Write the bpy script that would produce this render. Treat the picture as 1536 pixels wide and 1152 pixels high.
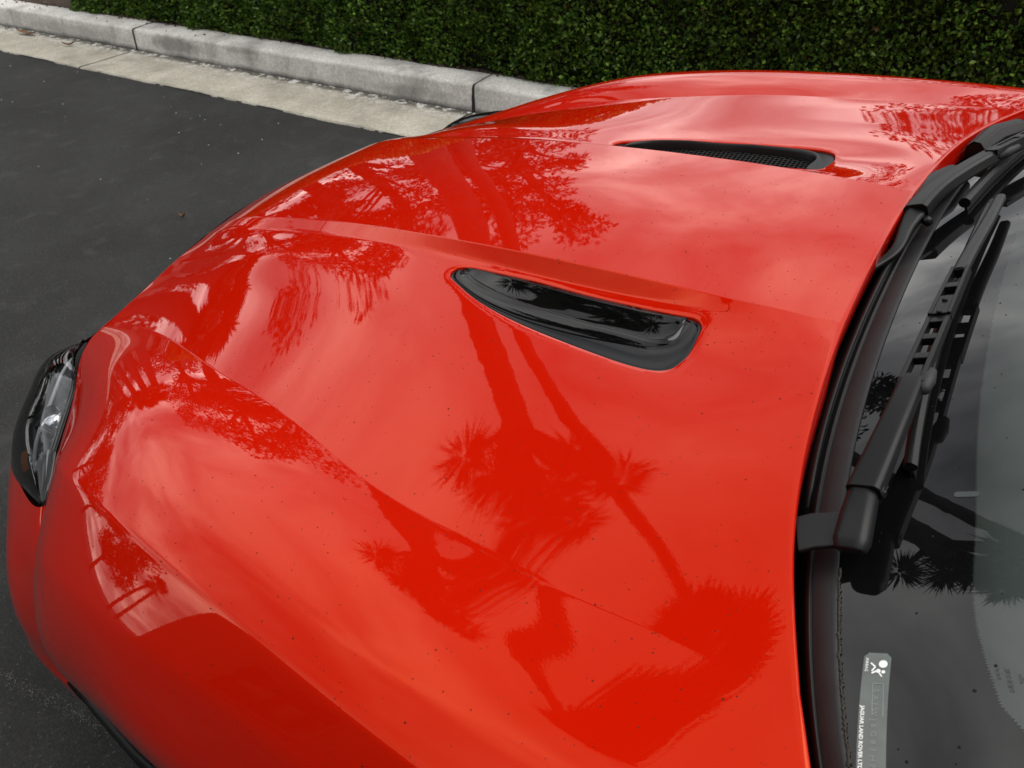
import bpy, bmesh, math, random
import numpy as np
from mathutils import Vector, Matrix

random.seed(7)
RNG = np.random.default_rng(7)
SC = bpy.context.scene
COL = SC.collection
for o in list(bpy.data.objects):
    bpy.data.objects.remove(o)

# ------------------------------------------------------------------ camera, sky, sun, exposure
CAM_LOC = (0.1247, -1.16144, 1.54898)
YAW, PITCH, ROLL, FPX = 0.6237046, 0.688476, -0.074091, 1152.246
cd = bpy.data.cameras.new('camera')
cam = bpy.data.objects.new('camera', cd)
COL.objects.link(cam)
_F = Vector((-math.sin(YAW) * math.cos(PITCH), math.cos(YAW) * math.cos(PITCH), -math.sin(PITCH)))
_R0 = Vector((math.cos(YAW), math.sin(YAW), 0))
_U0 = _R0.cross(_F)
_R = _R0 * math.cos(ROLL) + _U0 * math.sin(ROLL)
_U = _U0 * math.cos(ROLL) - _R0 * math.sin(ROLL)
cam.matrix_world = Matrix(((_R.x, _U.x, -_F.x, CAM_LOC[0]), (_R.y, _U.y, -_F.y, CAM_LOC[1]),
                           (_R.z, _U.z, -_F.z, CAM_LOC[2]), (0, 0, 0, 1)))
cd.sensor_width = 36
cd.sensor_fit = 'HORIZONTAL'
cd.lens = FPX / 1536 * 36
cd.clip_start = 0.02
cd.clip_end = 3000
cd.dof.use_dof = True
cd.dof.focus_distance = 1.22
cd.dof.aperture_fstop = 13.0
SC.camera = cam

SUN_EL, SUN_AZ = math.radians(60), math.radians(58)
world = bpy.data.worlds.new('World')
SC.world = world
world.use_nodes = True
wn, wl = world.node_tree.nodes, world.node_tree.links
wn.clear()
w_out = wn.new('ShaderNodeOutputWorld')
w_bg = wn.new('ShaderNodeBackground')
w_bg.inputs['Strength'].default_value = 0.054
w_sky = wn.new('ShaderNodeTexSky')
w_sky.sky_type = 'NISHITA'
w_sky.sun_disc = False
w_sky.sun_elevation = SUN_EL
w_sky.sun_rotation = SUN_AZ
w_sky.dust_density = 2.0
w_tc = wn.new('ShaderNodeTexCoord')
# clouds lie on a flat layer: direction / (z + c)
w_sep = wn.new('ShaderNodeSeparateXYZ')
wl.new(w_tc.outputs['Generated'], w_sep.inputs[0])
w_add = wn.new('ShaderNodeMath'); w_add.operation = 'ADD'; w_add.inputs[1].default_value = 0.22
w_max = wn.new('ShaderNodeMath'); w_max.operation = 'MAXIMUM'; w_max.inputs[1].default_value = 0.0
wl.new(w_sep.outputs['Z'], w_max.inputs[0]); wl.new(w_max.outputs[0], w_add.inputs[0])
w_dx = wn.new('ShaderNodeMath'); w_dx.operation = 'DIVIDE'
w_dy = wn.new('ShaderNodeMath'); w_dy.operation = 'DIVIDE'
wl.new(w_sep.outputs['X'], w_dx.inputs[0]); wl.new(w_add.outputs[0], w_dx.inputs[1])
wl.new(w_sep.outputs['Y'], w_dy.inputs[0]); wl.new(w_add.outputs[0], w_dy.inputs[1])
w_cmb = wn.new('ShaderNodeCombineXYZ')
wl.new(w_dx.outputs[0], w_cmb.inputs[0]); wl.new(w_dy.outputs[0], w_cmb.inputs[1])
w_n1 = wn.new('ShaderNodeTexNoise')
w_n1.inputs['Scale'].default_value = 1.9
w_n1.inputs['Detail'].default_value = 7
w_n1.inputs['Roughness'].default_value = 0.52
w_n1.inputs['Distortion'].default_value = 0.5
wl.new(w_cmb.outputs[0], w_n1.inputs['Vector'])
w_cr = wn.new('ShaderNodeValToRGB')
w_cr.color_ramp.elements[0].position = 0.34
w_cr.color_ramp.elements[0].color = (5.5, 5.6, 5.9, 1)
w_cr.color_ramp.elements[1].position = 0.70
w_cr.color_ramp.elements[1].color = (33.0, 32.4, 31.2, 1)
_e = w_cr.color_ramp.elements.new(0.52); _e.color = (14.5, 14.5, 14.7, 1)
wl.new(w_n1.outputs['Fac'], w_cr.inputs[0])
w_mix = wn.new('ShaderNodeMix'); w_mix.data_type = 'RGBA'
w_mix.inputs['Factor'].default_value = 0.9
wl.new(w_sky.outputs[0], w_mix.inputs['A']); wl.new(w_cr.outputs[0], w_mix.inputs['B'])
wl.new(w_mix.outputs['Result'], w_bg.inputs['Color'])
wl.new(w_bg.outputs[0], w_out.inputs[0])

sd = bpy.data.lights.new('sun', 'SUN')
sun = bpy.data.objects.new('sun', sd)
COL.objects.link(sun)
sd.energy = 1.5
sd.angle = math.radians(50)
sd.color = (1.0, 0.96, 0.9)
_sdir = Vector((math.sin(SUN_AZ) * math.cos(SUN_EL), math.cos(SUN_AZ) * math.cos(SUN_EL), math.sin(SUN_EL)))
sun.rotation_euler = _sdir.to_track_quat('Z', 'Y').to_euler()

SC.view_settings.view_transform = 'Standard'
SC.view_settings.look = 'None'
SC.view_settings.gamma = 1
SC.view_settings.use_curve_mapping = False
SC.view_settings.exposure = 0.6
SC.render.film_transparent = False
SC.cycles.max_bounces = 8
SC.cycles.use_denoising = True

# ------------------------------------------------------------------ helpers
def link(o, parent=None):
    COL.objects.link(o)
    if parent is not None:
        o.parent = parent
    return o

def tag(o, label=None, cat=None, group=None, kind=None):
    if label: o['label'] = label
    if cat: o['category'] = cat
    if group: o['group'] = group
    if kind: o['kind'] = kind
    return o

def empty(name, loc=(0, 0, 0), rz=0.0):
    o = bpy.data.objects.new(name, None)
    o.location = loc
    o.rotation_euler = (0, 0, rz)
    o.empty_display_size = 0.1
    return link(o)

def mesh_obj(name, verts, faces, mat, parent=None, smooth=True, uv=None):
    me = bpy.data.meshes.new(name)
    me.from_pydata([tuple(v) for v in verts], [], [tuple(f) for f in faces])
    me.update()
    if smooth:
        me.polygons.foreach_set('use_smooth', [True] * len(me.polygons))
    if uv is not None:
        layer = me.uv_layers.new(name='UVMap')
        idx = np.empty(len(me.loops), dtype=np.int32)
        me.loops.foreach_get('vertex_index', idx)
        layer.data.foreach_set('uv', np.asarray(uv, dtype=np.float32)[idx].ravel())
    if mat is not None:
        for m in (mat if isinstance(mat, (list, tuple)) else [mat]):
            me.materials.append(m)
    return link(bpy.data.objects.new(name, me), parent)

def grid_faces(nu, nv, close_v=False):
    f = []
    for i in range(nu - 1):
        for j in range(nv - 1 if not close_v else nv):
            j2 = (j + 1) % nv
            f.append((i * nv + j, i * nv + j2, (i + 1) * nv + j2, (i + 1) * nv + j))
    return f

def fast_mesh(name, V, Fq, mat, parent=None, smooth=False):
    """numpy verts (n,3) and faces (m,k)"""
    me = bpy.data.meshes.new(name)
    n, (m, k) = len(V), Fq.shape
    me.vertices.add(n)
    me.vertices.foreach_set('co', np.asarray(V, np.float32).ravel())
    me.loops.add(m * k)
    me.loops.foreach_set('vertex_index', np.asarray(Fq, np.int32).ravel())
    me.polygons.add(m)
    me.polygons.foreach_set('loop_start', np.arange(0, m * k, k, dtype=np.int32))
    me.polygons.foreach_set('loop_total', np.full(m, k, dtype=np.int32))
    if smooth:
        me.polygons.foreach_set('use_smooth', np.ones(m, dtype=bool))
    me.update(calc_edges=True)
    me.validate()
    if mat is not None:
        for mm in (mat if isinstance(mat, (list, tuple)) else [mat]):
            me.materials.append(mm)
    return link(bpy.data.objects.new(name, me), parent)

def spline(xs, ys):
    """natural cubic spline through (xs, ys); ys may be (n, d)"""
    xs = np.asarray(xs, float); ys = np.asarray(ys, float)
    one = ys.ndim == 1
    if one: ys = ys[:, None]
    n = len(xs)
    h = np.diff(xs)
    A = np.zeros((n, n)); B = np.zeros((n, ys.shape[1]))
    A[0, 0] = A[-1, -1] = 1
    for i in range(1, n - 1):
        A[i, i - 1] = h[i - 1]; A[i, i] = 2 * (h[i - 1] + h[i]); A[i, i + 1] = h[i]
        B[i] = 3 * ((ys[i + 1] - ys[i]) / h[i] - (ys[i] - ys[i - 1]) / h[i - 1])
    c = np.linalg.solve(A, B)
    b = (ys[1:] - ys[:-1]) / h[:, None] - h[:, None] * (2 * c[:-1] + c[1:]) / 3
    d = (c[1:] - c[:-1]) / (3 * h[:, None])
    def f(x):
        x = np.asarray(x, float)
        i = np.clip(np.searchsorted(xs, x, side='right') - 1, 0, n - 2)
        t = (x - xs[i])[..., None]
        r = ys[i] + b[i] * t + c[i] * t ** 2 + d[i] * t ** 3
        return r[..., 0] if one else r
    return f

def poly_spline(pts):
    """smooth 3D curve through points, parameter 0..1 by chord length"""
    p = np.asarray(pts, float)
    t = np.r_[0, np.cumsum(np.linalg.norm(np.diff(p, axis=0), axis=1))]
    return spline(t / t[-1], p)

def tube(path, radius, nseg=8, cap=True):
    """verts, faces of a tube along path; radius may be a list"""
    p = np.asarray(path, float); n = len(p)
    r = np.full(n, radius) if np.isscalar(radius) else np.asarray(radius, float)
    V = []; F = []
    up = np.array([0, 0, 1.0])
    for i in range(n):
        t = p[min(i + 1, n - 1)] - p[max(i - 1, 0)]
        t /= np.linalg.norm(t) + 1e-12
        a = np.cross(t, up)
        if np.linalg.norm(a) < 1e-3: a = np.cross(t, [1, 0, 0])
        a /= np.linalg.norm(a); b = np.cross(a, t)
        for k in range(nseg):
            an = 2 * math.pi * k / nseg
            V.append(p[i] + r[i] * (math.cos(an) * a + math.sin(an) * b))
    F = grid_faces(n, nseg, True)
    if cap:
        F.append(tuple(range(nseg - 1, -1, -1)))
        F.append(tuple(range((n - 1) * nseg, n * nseg)))
    return V, F

class MB:
    """collects shapes, builds ONE mesh object"""
    def __init__(self): self.V = []; self.F = []
    def add(self, V, F):
        o = len(self.V)
        self.V += [tuple(v) for v in V]
        self.F += [tuple(i + o for i in f) for f in F]
        return self
    def tube(self, path, r, n=8): return self.add(*tube(path, r, n))
    def box(self, lo, hi):
        x0, y0, z0 = lo; x1, y1, z1 = hi
        V = [(x0, y0, z0), (x1, y0, z0), (x1, y1, z0), (x0, y1, z0), (x0, y0, z1), (x1, y0, z1), (x1, y1, z1), (x0, y1, z1)]
        return self.add(V, [(0, 3, 2, 1), (4, 5, 6, 7), (0, 1, 5, 4), (1, 2, 6, 5), (2, 3, 7, 6), (3, 0, 4, 7)])
    def prism(self, poly, z0, z1):
        n = len(poly)
        V = [(p[0], p[1], z0) for p in poly] + [(p[0], p[1], z1) for p in poly]
        F = [tuple(range(n - 1, -1, -1)), tuple(range(n, 2 * n))] + [(i, (i + 1) % n, n + (i + 1) % n, n + i) for i in range(n)]
        return self.add(V, F)
    def build(self, name, mat, parent=None, smooth=False, bevel=0, seg=2):
        o = mesh_obj(name, self.V, self.F, mat, parent, smooth)
        if bevel:
            m = o.modifiers.new('bevel', 'BEVEL'); m.width = bevel; m.segments = seg; m.limit_method = 'ANGLE'
            m.angle_limit = math.radians(35); m.harden_normals = False
            o.data.polygons.foreach_set('use_smooth', [True] * len(o.data.polygons))
            bm = bmesh.new(); bm.from_mesh(o.data); bmesh.ops.recalc_face_normals(bm, faces=bm.faces); bm.to_mesh(o.data); bm.free()
            o.modifiers.new('wn', 'WEIGHTED_NORMAL')
        return o

def rect_sweep(path, widths, heights, chamfer=0.25, upv=None, side=None):
    """loft a chamfered box section along path. widths = across (horizontal normal), heights = up"""
    p = np.asarray(path, float); n = len(p); V = []
    for i in range(n):
        t = p[min(i + 1, n - 1)] - p[max(i - 1, 0)]; t /= np.linalg.norm(t)
        u = np.array([0, 0, 1.0]) if upv is None else np.asarray(upv, float)
        a = np.cross(t, u); a /= np.linalg.norm(a); b = np.cross(a, t)
        w, h = widths[i] / 2, heights[i] / 2
        c = chamfer * min(w, h)
        for (x, y) in ((-w + c, -h), (w - c, -h), (w, -h + c), (w, h - c), (w - c, h), (w - 2 * c, h + .0006), (-w + 2 * c, h + .0006), (-w + c, h), (-w, h - c), (-w, -h + c)):
            V.append(p[i] + a * x + b * y)
    m = 10
    F = grid_faces(n, m, True)
    F.append(tuple(range(m - 1, -1, -1))); F.append(tuple(range((n - 1) * m, n * m)))
    return V, F

# ------------------------------------------------------------------ materials
def new_mat(name):
    m = bpy.data.materials.new(name)
    m.use_nodes = True
    nt = m.node_tree
    return m, nt.nodes, nt.links, nt.nodes['Principled BSDF']

def simple(name, col, rough=0.5, metal=0.0, spec=0.5, coat=0.0, bump=0, bscale=200, var=0.0, vscale=8):
    m, n, l, b = new_mat(name)
    b.inputs['Base Color'].default_value = (*col, 1)
    b.inputs['Roughness'].default_value = rough
    b.inputs['Metallic'].default_value = metal
    b.inputs['Specular IOR Level'].default_value = spec
    if coat:
        b.inputs['Coat Weight'].default_value = coat
        b.inputs['Coat Roughness'].default_value = 0.02
    tc = n.new('ShaderNodeTexCoord')
    if bump:
        t = n.new('ShaderNodeTexNoise'); t.inputs['Scale'].default_value = bscale; t.inputs['Detail'].default_value = 3
        l.new(tc.outputs['Object'], t.inputs['Vector'])
        bp = n.new('ShaderNodeBump'); bp.inputs['Strength'].default_value = bump; bp.inputs['Distance'].default_value = 0.002
        l.new(t.outputs['Fac'], bp.inputs['Height']); l.new(bp.outputs[0], b.inputs['Normal'])
    if var:
        t = n.new('ShaderNodeTexNoise'); t.inputs['Scale'].default_value = vscale; t.inputs['Detail'].default_value = 6
        l.new(tc.outputs['Object'], t.inputs['Vector'])
        r = n.new('ShaderNodeValToRGB')
        r.color_ramp.elements[0].position = .3; r.color_ramp.elements[1].position = .7
        r.color_ramp.elements[0].color = (*[c * (1 - var) for c in col], 1)
        r.color_ramp.elements[1].color = (*[min(1, c * (1 + var)) for c in col], 1)
        l.new(t.outputs['Fac'], r.inputs[0]); l.new(r.outputs[0], b.inputs['Base Color'])
    return m

def make_paint():
    m, n, l, b = new_mat('red_orange_paint')
    b.inputs['Base Color'].default_value = (0.44, 0.0062, 0.0005, 1)
    b.inputs['Roughness'].default_value = 0.02
    b.inputs['Specular IOR Level'].default_value = 0.78
    b.inputs['Specular Tint'].default_value = (1.0, 0.29, 0.07, 1)
    b.inputs['Coat Weight'].default_value = 0.10
    b.inputs['Coat IOR'].default_value = 1.5
    tc = n.new('ShaderNodeTexCoord')
    t = n.new('ShaderNodeTexNoise'); t.inputs['Scale'].default_value = 330; t.inputs['Detail'].default_value = 1
    l.new(tc.outputs['Object'], t.inputs['Vector'])
    bp = n.new('ShaderNodeBump'); bp.inputs['Strength'].default_value = 0.02; bp.inputs['Distance'].default_value = 0.0003
    l.new(t.outputs['Fac'], bp.inputs['Height']); l.new(bp.outputs[0], b.inputs['Coat Normal']); l.new(bp.outputs[0], b.inputs['Normal'])
    # a thin film of dust in the coat roughness
    t2 = n.new('ShaderNodeTexNoise'); t2.inputs['Scale'].default_value = 9; t2.inputs['Detail'].default_value = 5
    l.new(tc.outputs['Object'], t2.inputs['Vector'])
    mr = n.new('ShaderNodeMapRange'); mr.inputs['From Min'].default_value = .35; mr.inputs['From Max'].default_value = .75
    mr.inputs['To Min'].default_value = .006; mr.inputs['To Max'].default_value = .022
    l.new(t2.outputs['Fac'], mr.inputs['Value']); l.new(mr.outputs[0], b.inputs['Coat Roughness']); l.new(mr.outputs[0], b.inputs['Roughness'])
    return m

M = {}
M['paint'] = make_paint()
M['gloss_black'] = simple('gloss_black_plastic', (0.002, 0.002, 0.002), 0.02, spec=0.42)
M['satin_black'] = simple('satin_black_plastic', (0.0042, 0.0042, 0.0046), 0.44, spec=.35, bump=.12, bscale=900)
M['matt_black'] = simple('matt_black_plastic', (0.004, 0.004, 0.004), 0.6, bump=.2, bscale=700)
M['grey_plastic'] = simple('weathered_grey_plastic', (0.014, 0.0145, 0.0155), 0.55, spec=.4, bump=.15, bscale=800, var=.2, vscale=30)
M['wiper'] = simple('wiper_paint', (0.0036, 0.0036, 0.004), 0.40, spec=.28, bump=.05, bscale=700)
M['rubber'] = simple('rubber', (0.005, 0.005, 0.005), 0.40, spec=.35, bump=.1, bscale=500)
M['dark'] = simple('dark_void', (0.003, 0.003, 0.003), 0.8)
M['chrome'] = simple('bright_reflector', (0.75, 0.76, 0.78), 0.12, metal=1)
M['alloy'] = simple('alloy', (0.45, 0.45, 0.46), 0.3, metal=1)
M['amber'] = simple('amber_reflector', (0.45, 0.13, 0.02), 0.25)
M['dash'] = simple('dash_leather', (0.22, 0.232, 0.225), 0.6, bump=.3, bscale=400)
M['seat'] = simple('seat_leather', (0.03, 0.03, 0.03), 0.5)

# ------------------------------------------------------------------ bonnet surface (x rearwards, y to the far side, z up)
_EX = [(i, j) for i in range(4) for j in range(4 - i)]
_PC = [0.87371, -0.05456, 0.00023, 0.15187, 0.06768, 0.1036, -0.00056, -0.06143, -0.3173, 0.1628]
_HC = [0.78762, 0.48957, -0.54748, -0.35812, 0.18309, -1.13754, 2.25244, 0.12907, -0.68094, 0.11429]
def _poly(c, x, y):
    x = x + .5; y = y - .5
    return sum(k * x ** i * y ** j for k, (i, j) in zip(c, _EX))
def panel_poly(x, y): return _poly(_PC, x, y) + .0065 * math.exp(-((x + .06) / .15) ** 2 - ((y - .25) / .05) ** 2)       # the panel that carries the vents
def haunch_poly(x, y): return _poly(_HC, x, y)      # the top of the wing
def rear_edge(y):
    y = abs(y); x = .104 * y * y + .166 * y ** 4
    z = .930 - .046 * y * y - .0075 * y ** 4
    w = min(1, max(0, (y - .30) / .25)); w = w * w * (3 - 2 * w)
    zz = float(panel_poly(x, y) if y < .757 else haunch_poly(x, min(y, .90)))
    return np.array([x, y, z + (zz - z) * w])
def front_edge(y):
    y = abs(y); return np.array([-1.40 + .376 * y * y - .329 * y ** 4, y, .733 - .164 * y * y + .133 * y ** 4])

BX = [-1.25, -1.109, -.968, -.828, -.678, -.568, -.481, -.382, -.243, -.144]
BZ = [.795, .827, .854, .875, .894, .9035, .909, .9155, .9225, .9255]
_bp = np.polyfit(BX + [0.0055], BZ + [.9275], 4)
BZ = [float(np.polyval(_bp, x)) for x in BX]
bz = spline([-1.385] + BX + [0.0055], [.726] + BZ + [.9275])
def bl(xs, ys): return lambda x: np.interp(x, xs, ys)
def K(front, mids, rear): return np.array([front] + mids + [rear], float)
crown = bl([-1.4, -1.2, -.8, -.3, 0], [.006, .008, .009, .006, .0025])
step = bl([-1.4, -1.15, -.9, -.75, -.2, -.1, .01], [.002, .003, .006, .011, .011, .007, .003])
KL = []
KL.append(K((-1.40, 0, .733), [(x, 0, float(bz(x) + crown(x))) for x in BX], (0, 0, .930)))
fe, re_ = front_edge(.230), rear_edge(.2225)
KL.append(K(fe, [(x, y, z) for x, y, z in zip(BX, [.230, .229, .227, .229, .233, .2335, .2335, .2335, .2335, .231], BZ)], re_))
fe, re_ = front_edge(.252), rear_edge(.245)
def foot(x):
    y = float(np.interp(x, [-1.2, -.9, -.6], [.268, .264, .256]))
    z = min(float(bz(x)) - float(np.interp(x, [-1.25, -1.1, -.85, -.6, -.45, -.04], [.005, .0105, .0125, .009, .0035, .0010])), float(panel_poly(x, y)) + float(np.interp(x, [-.45, -.04], [.0008, .0065])))
    return (x, y, z)
KL.append(K((fe[0], fe[1], fe[2] - .002), [foot(x) for x in BX], (re_[0], re_[1], re_[2] - .0006)))
PXS = [-1.06, -.93, -.80, -.67, -.54, -.41, -.28, -.15]
def prow(fy, ry, ys):
    fe, re_ = front_edge(fy), rear_edge(ry)
    return K(fe, [(x, float(y), float(panel_poly(x, y))) for x, y in zip(PXS, np.interp(PXS, [-1.1, -.15], ys))], re_)
KL.append(prow(.305, .30, (.308, .30)))
KL.append(prow(.42, .43, (.425, .455)))
fe, re_ = front_edge(.495), rear_edge(.62)
cy_ = spline([-1.317, -1.117, -.806, -.577, -.398, -.270, -.158, 0.0, .115], [.548, .573, .647, .693, .738, .752, .760, .760, .757])
KL.append(K(fe, [(x, float(cy_(x)) - .09, float(panel_poly(x, float(cy_(x)) - .09))) for x in PXS], re_))
fe, re_ = front_edge(.548), rear_edge(.7569)
KL.append(K(fe, [(x, float(cy_(x)), float(panel_poly(x, float(cy_(x))))) for x in PXS + [-.03]], re_))
# haunch: front ends follow the inner edge of the headlight
HXS = [-.82, -.69, -.55, -.42, -.30, -.18, -.06]
fe = front_edge(.615); re_ = rear_edge(.79)
KL.append(K(fe, [(-1.07, .655, .777)] + [(x, float(cy_(x)) + .045, float(haunch_poly(x, float(cy_(x)) + .045))) for x in HXS], re_))
def hrow(x, y, d=0.0): return (x, y, float(haunch_poly(x, y)) - d)
KL.append(K((-1.15, .72, .722), [(-1.0, .742, .792)] + [hrow(x, y, d) for x, y, d in zip(HXS, np.interp(HXS, [-.82, -.55, -.3, -.06], [.775, .815, .838, .845]), [.005, .001] + [0] * 5)], hrow(.155, .845)))
KL.append(K((-1.06, .797, .724), [(-.95, .814, .784)] + [hrow(x, y, d) for x, y, d in zip(HXS, np.interp(HXS, [-.82, -.55, -.3, -.06], [.835, .880, .905, .915]), [.011, .004, .001] + [0] * 4)], (.190, .915, float(haunch_poly(.12, .90)))))
KL.append(K((-1.01, .848, .720), [(-.965, .867, .748), (-.92, .882, .772), (-.83, .902, .806), (-.745, .915, .826), (-.66, .926, .840), (-.49, .945, .857), (-.26, .967, .870), (-.05, .979, .877)], (.20, .983, .879)))
KL.append(K((-.965, .925, .66), [(-.90, .960, .699), (-.83, .982, .731), (-.76, .992, .752), (-.69, .998, .769), (-.55, 1.004, .793), (-.40, 1.006, .813), (-.25, 1.008, .826), (-.05, 1.012, .835)], (.20, 1.016, .838)))
KL.append(K((-.935, .978, .610), [(-.885, 1.002, .646), (-.83, 1.018, .674), (-.76, 1.030, .694), (-.69, 1.036, .709), (-.55, 1.042, .738), (-.40, 1.044, .754), (-.25, 1.045, .768), (-.05, 1.046, .776)], (.20, 1.048, .780)))
KL.append(K((-.905, 1.016, .540), [(-.83, 1.047, .600), (-.69, 1.062, .630), (-.55, 1.073, .672), (-.40, 1.075, .695), (-.25, 1.071, .712)], (.20, 1.066, .72)))
KL.append(K((-.89, 1.030, .47), [(-.83, 1.040, .50), (-.55, 1.055, .54), (-.25, 1.056, .56)], (.20, 1.056, .56)))
KL.append(K((-.885, 1.028, .42), [(-.83, 1.032, .42), (-.55, 1.044, .42), (-.26, 1.046, .42)], (.20, 1.046, .42)))
BREAK = {1, 2, 6, 10}            # creases: the dome edge and the valley line in front of the haunch
KS = []
for a in KL:
    t = (a[:, 0] - a[0, 0]) / (a[-1, 0] - a[0, 0])
    KS.append(spline(t, a))

def cross_u(u):
    """cross-section functions at u: list of (v0, v1, spline) with v = index of K line"""
    P = np.array([k(u) for k in KS])
    secs = []
    m = np.array([1, -1, 1])
    s = np.r_[0, np.cumsum(np.linalg.norm(np.diff(P[:2], axis=0), axis=1))]
    secs.append((0, 1, np.r_[-s[1], 0, s[1]], np.array([P[1] * m, P[0], P[1]]), s[1]))
    idx = [1] + sorted(b for b in BREAK if b > 1) + [len(KS) - 1]
    for a, b in zip(idx[:-1], idx[1:]):
        s = np.r_[0, np.cumsum(np.linalg.norm(np.diff(P[a:b + 1], axis=0), axis=1))]
        secs.append((a, b, s, P[a:b + 1], None))
    return P, secs

class Surf:
    def __init__(self): self.cache = {}
    def row(self, u):
        key = round(float(u), 7)
        if key not in self.cache:
            P, secs = cross_u(float(u))
            self.cache[key] = [(a, b, s, spline(s, p), half) for a, b, s, p, half in secs]
        return self.cache[key]
    def __call__(self, u, v):
        for a, b, s, f, half in self.row(u):
            if v <= b + 1e-9:
                if half is not None: return f(v * half)
                i = min(int(v - a), b - a - 1)
                return f(s[i] + (s[i + 1] - s[i]) * (v - a - i))
S = Surf()
NK = len(KS) - 1

def side_pt(p, sgn): return (p[0], p[1] * sgn, p[2])

# vent outline, plan view (x, |y|), traced round the opening
VENT = [(-.6047, .3043), (-.6053, .2888), (-.5881, .2782), (-.5403, .2734), (-.4672, .2707), (-.3598, .2744), (-.2778, .2757), (-.1933, .2765), (-.1753, .2784), (-.1652, .2868), (-.1602, .3075),
        (-.1565, .3485), (-.1607, .3764), (-.1698, .3942), (-.1854, .4021), (-.2065, .4047), (-.2593, .402), (-.3248, .3942), (-.3966, .3838), (-.4782, .3653), (-.538, .3439), (-.5804, .3231)]

def resample_closed(pts, n, iters=1):
    p = np.asarray(pts, float)
    t = np.r_[0, np.cumsum(np.linalg.norm(np.diff(np.vstack([p, p[:1]]), axis=0), axis=1))]
    ext = np.vstack([p[-4:], p, p[:5]])
    te = np.r_[t[-5:-1] - t[-1], t, t[-1] + t[1:5]]
    f = spline(te, ext)
    return f(np.linspace(0, t[-1], n, endpoint=False))

def poly_sd(P, poly):
    """signed distance (+ outside) and nearest point on closed polygon, vectorised over P"""
    A = poly; B = np.roll(poly, -1, axis=0)
    best = np.full(len(P), 1e9); near = np.zeros((len(P), 2)); inside = np.zeros(len(P), bool)
    for a, b in zip(A, B):
        ab = b - a
        t = np.clip(((P - a) @ ab) / (ab @ ab), 0, 1)
        q = a + t[:, None] * ab
        d = np.linalg.norm(P - q, axis=1)
        m = d < best
        best[m] = d[m]; near[m] = q[m]
        c = ((a[1] > P[:, 1]) != (b[1] > P[:, 1]))
        if a[1] != b[1]:
            xi = a[0] + (P[:, 1] - a[1]) / (b[1] - a[1]) * ab[0]
            inside ^= c & (P[:, 0] < xi)
    return np.where(inside, -best, best), near

VOUT = resample_closed(VENT, 150)

def interval(a, b, n, w, lo_break, hi_break):
    t = list(np.linspace(0, 1, n + 1))
    e = .0016 / w
    if lo_break: t += [e, 2.2 * e]
    if hi_break: t += [1 - e, 1 - 2.2 * e]
    return [a + x for x in sorted(set(t))][:-1]

VS = []
widths = [.23, .022, .055, .13, .12, .1, .045, .05, .055, .06, .06, .07, .06, .09, .10, .07]
for k in range(NK):
    VS += interval(k, k + 1, max(4, int(round(widths[k] / .0056))), widths[k], k in BREAK, (k + 1) in BREAK)
VS = np.array(VS + [NK])
US = np.linspace(0, 1, 270)
US = np.unique(np.r_[US, [.0012, .0025]])

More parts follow.
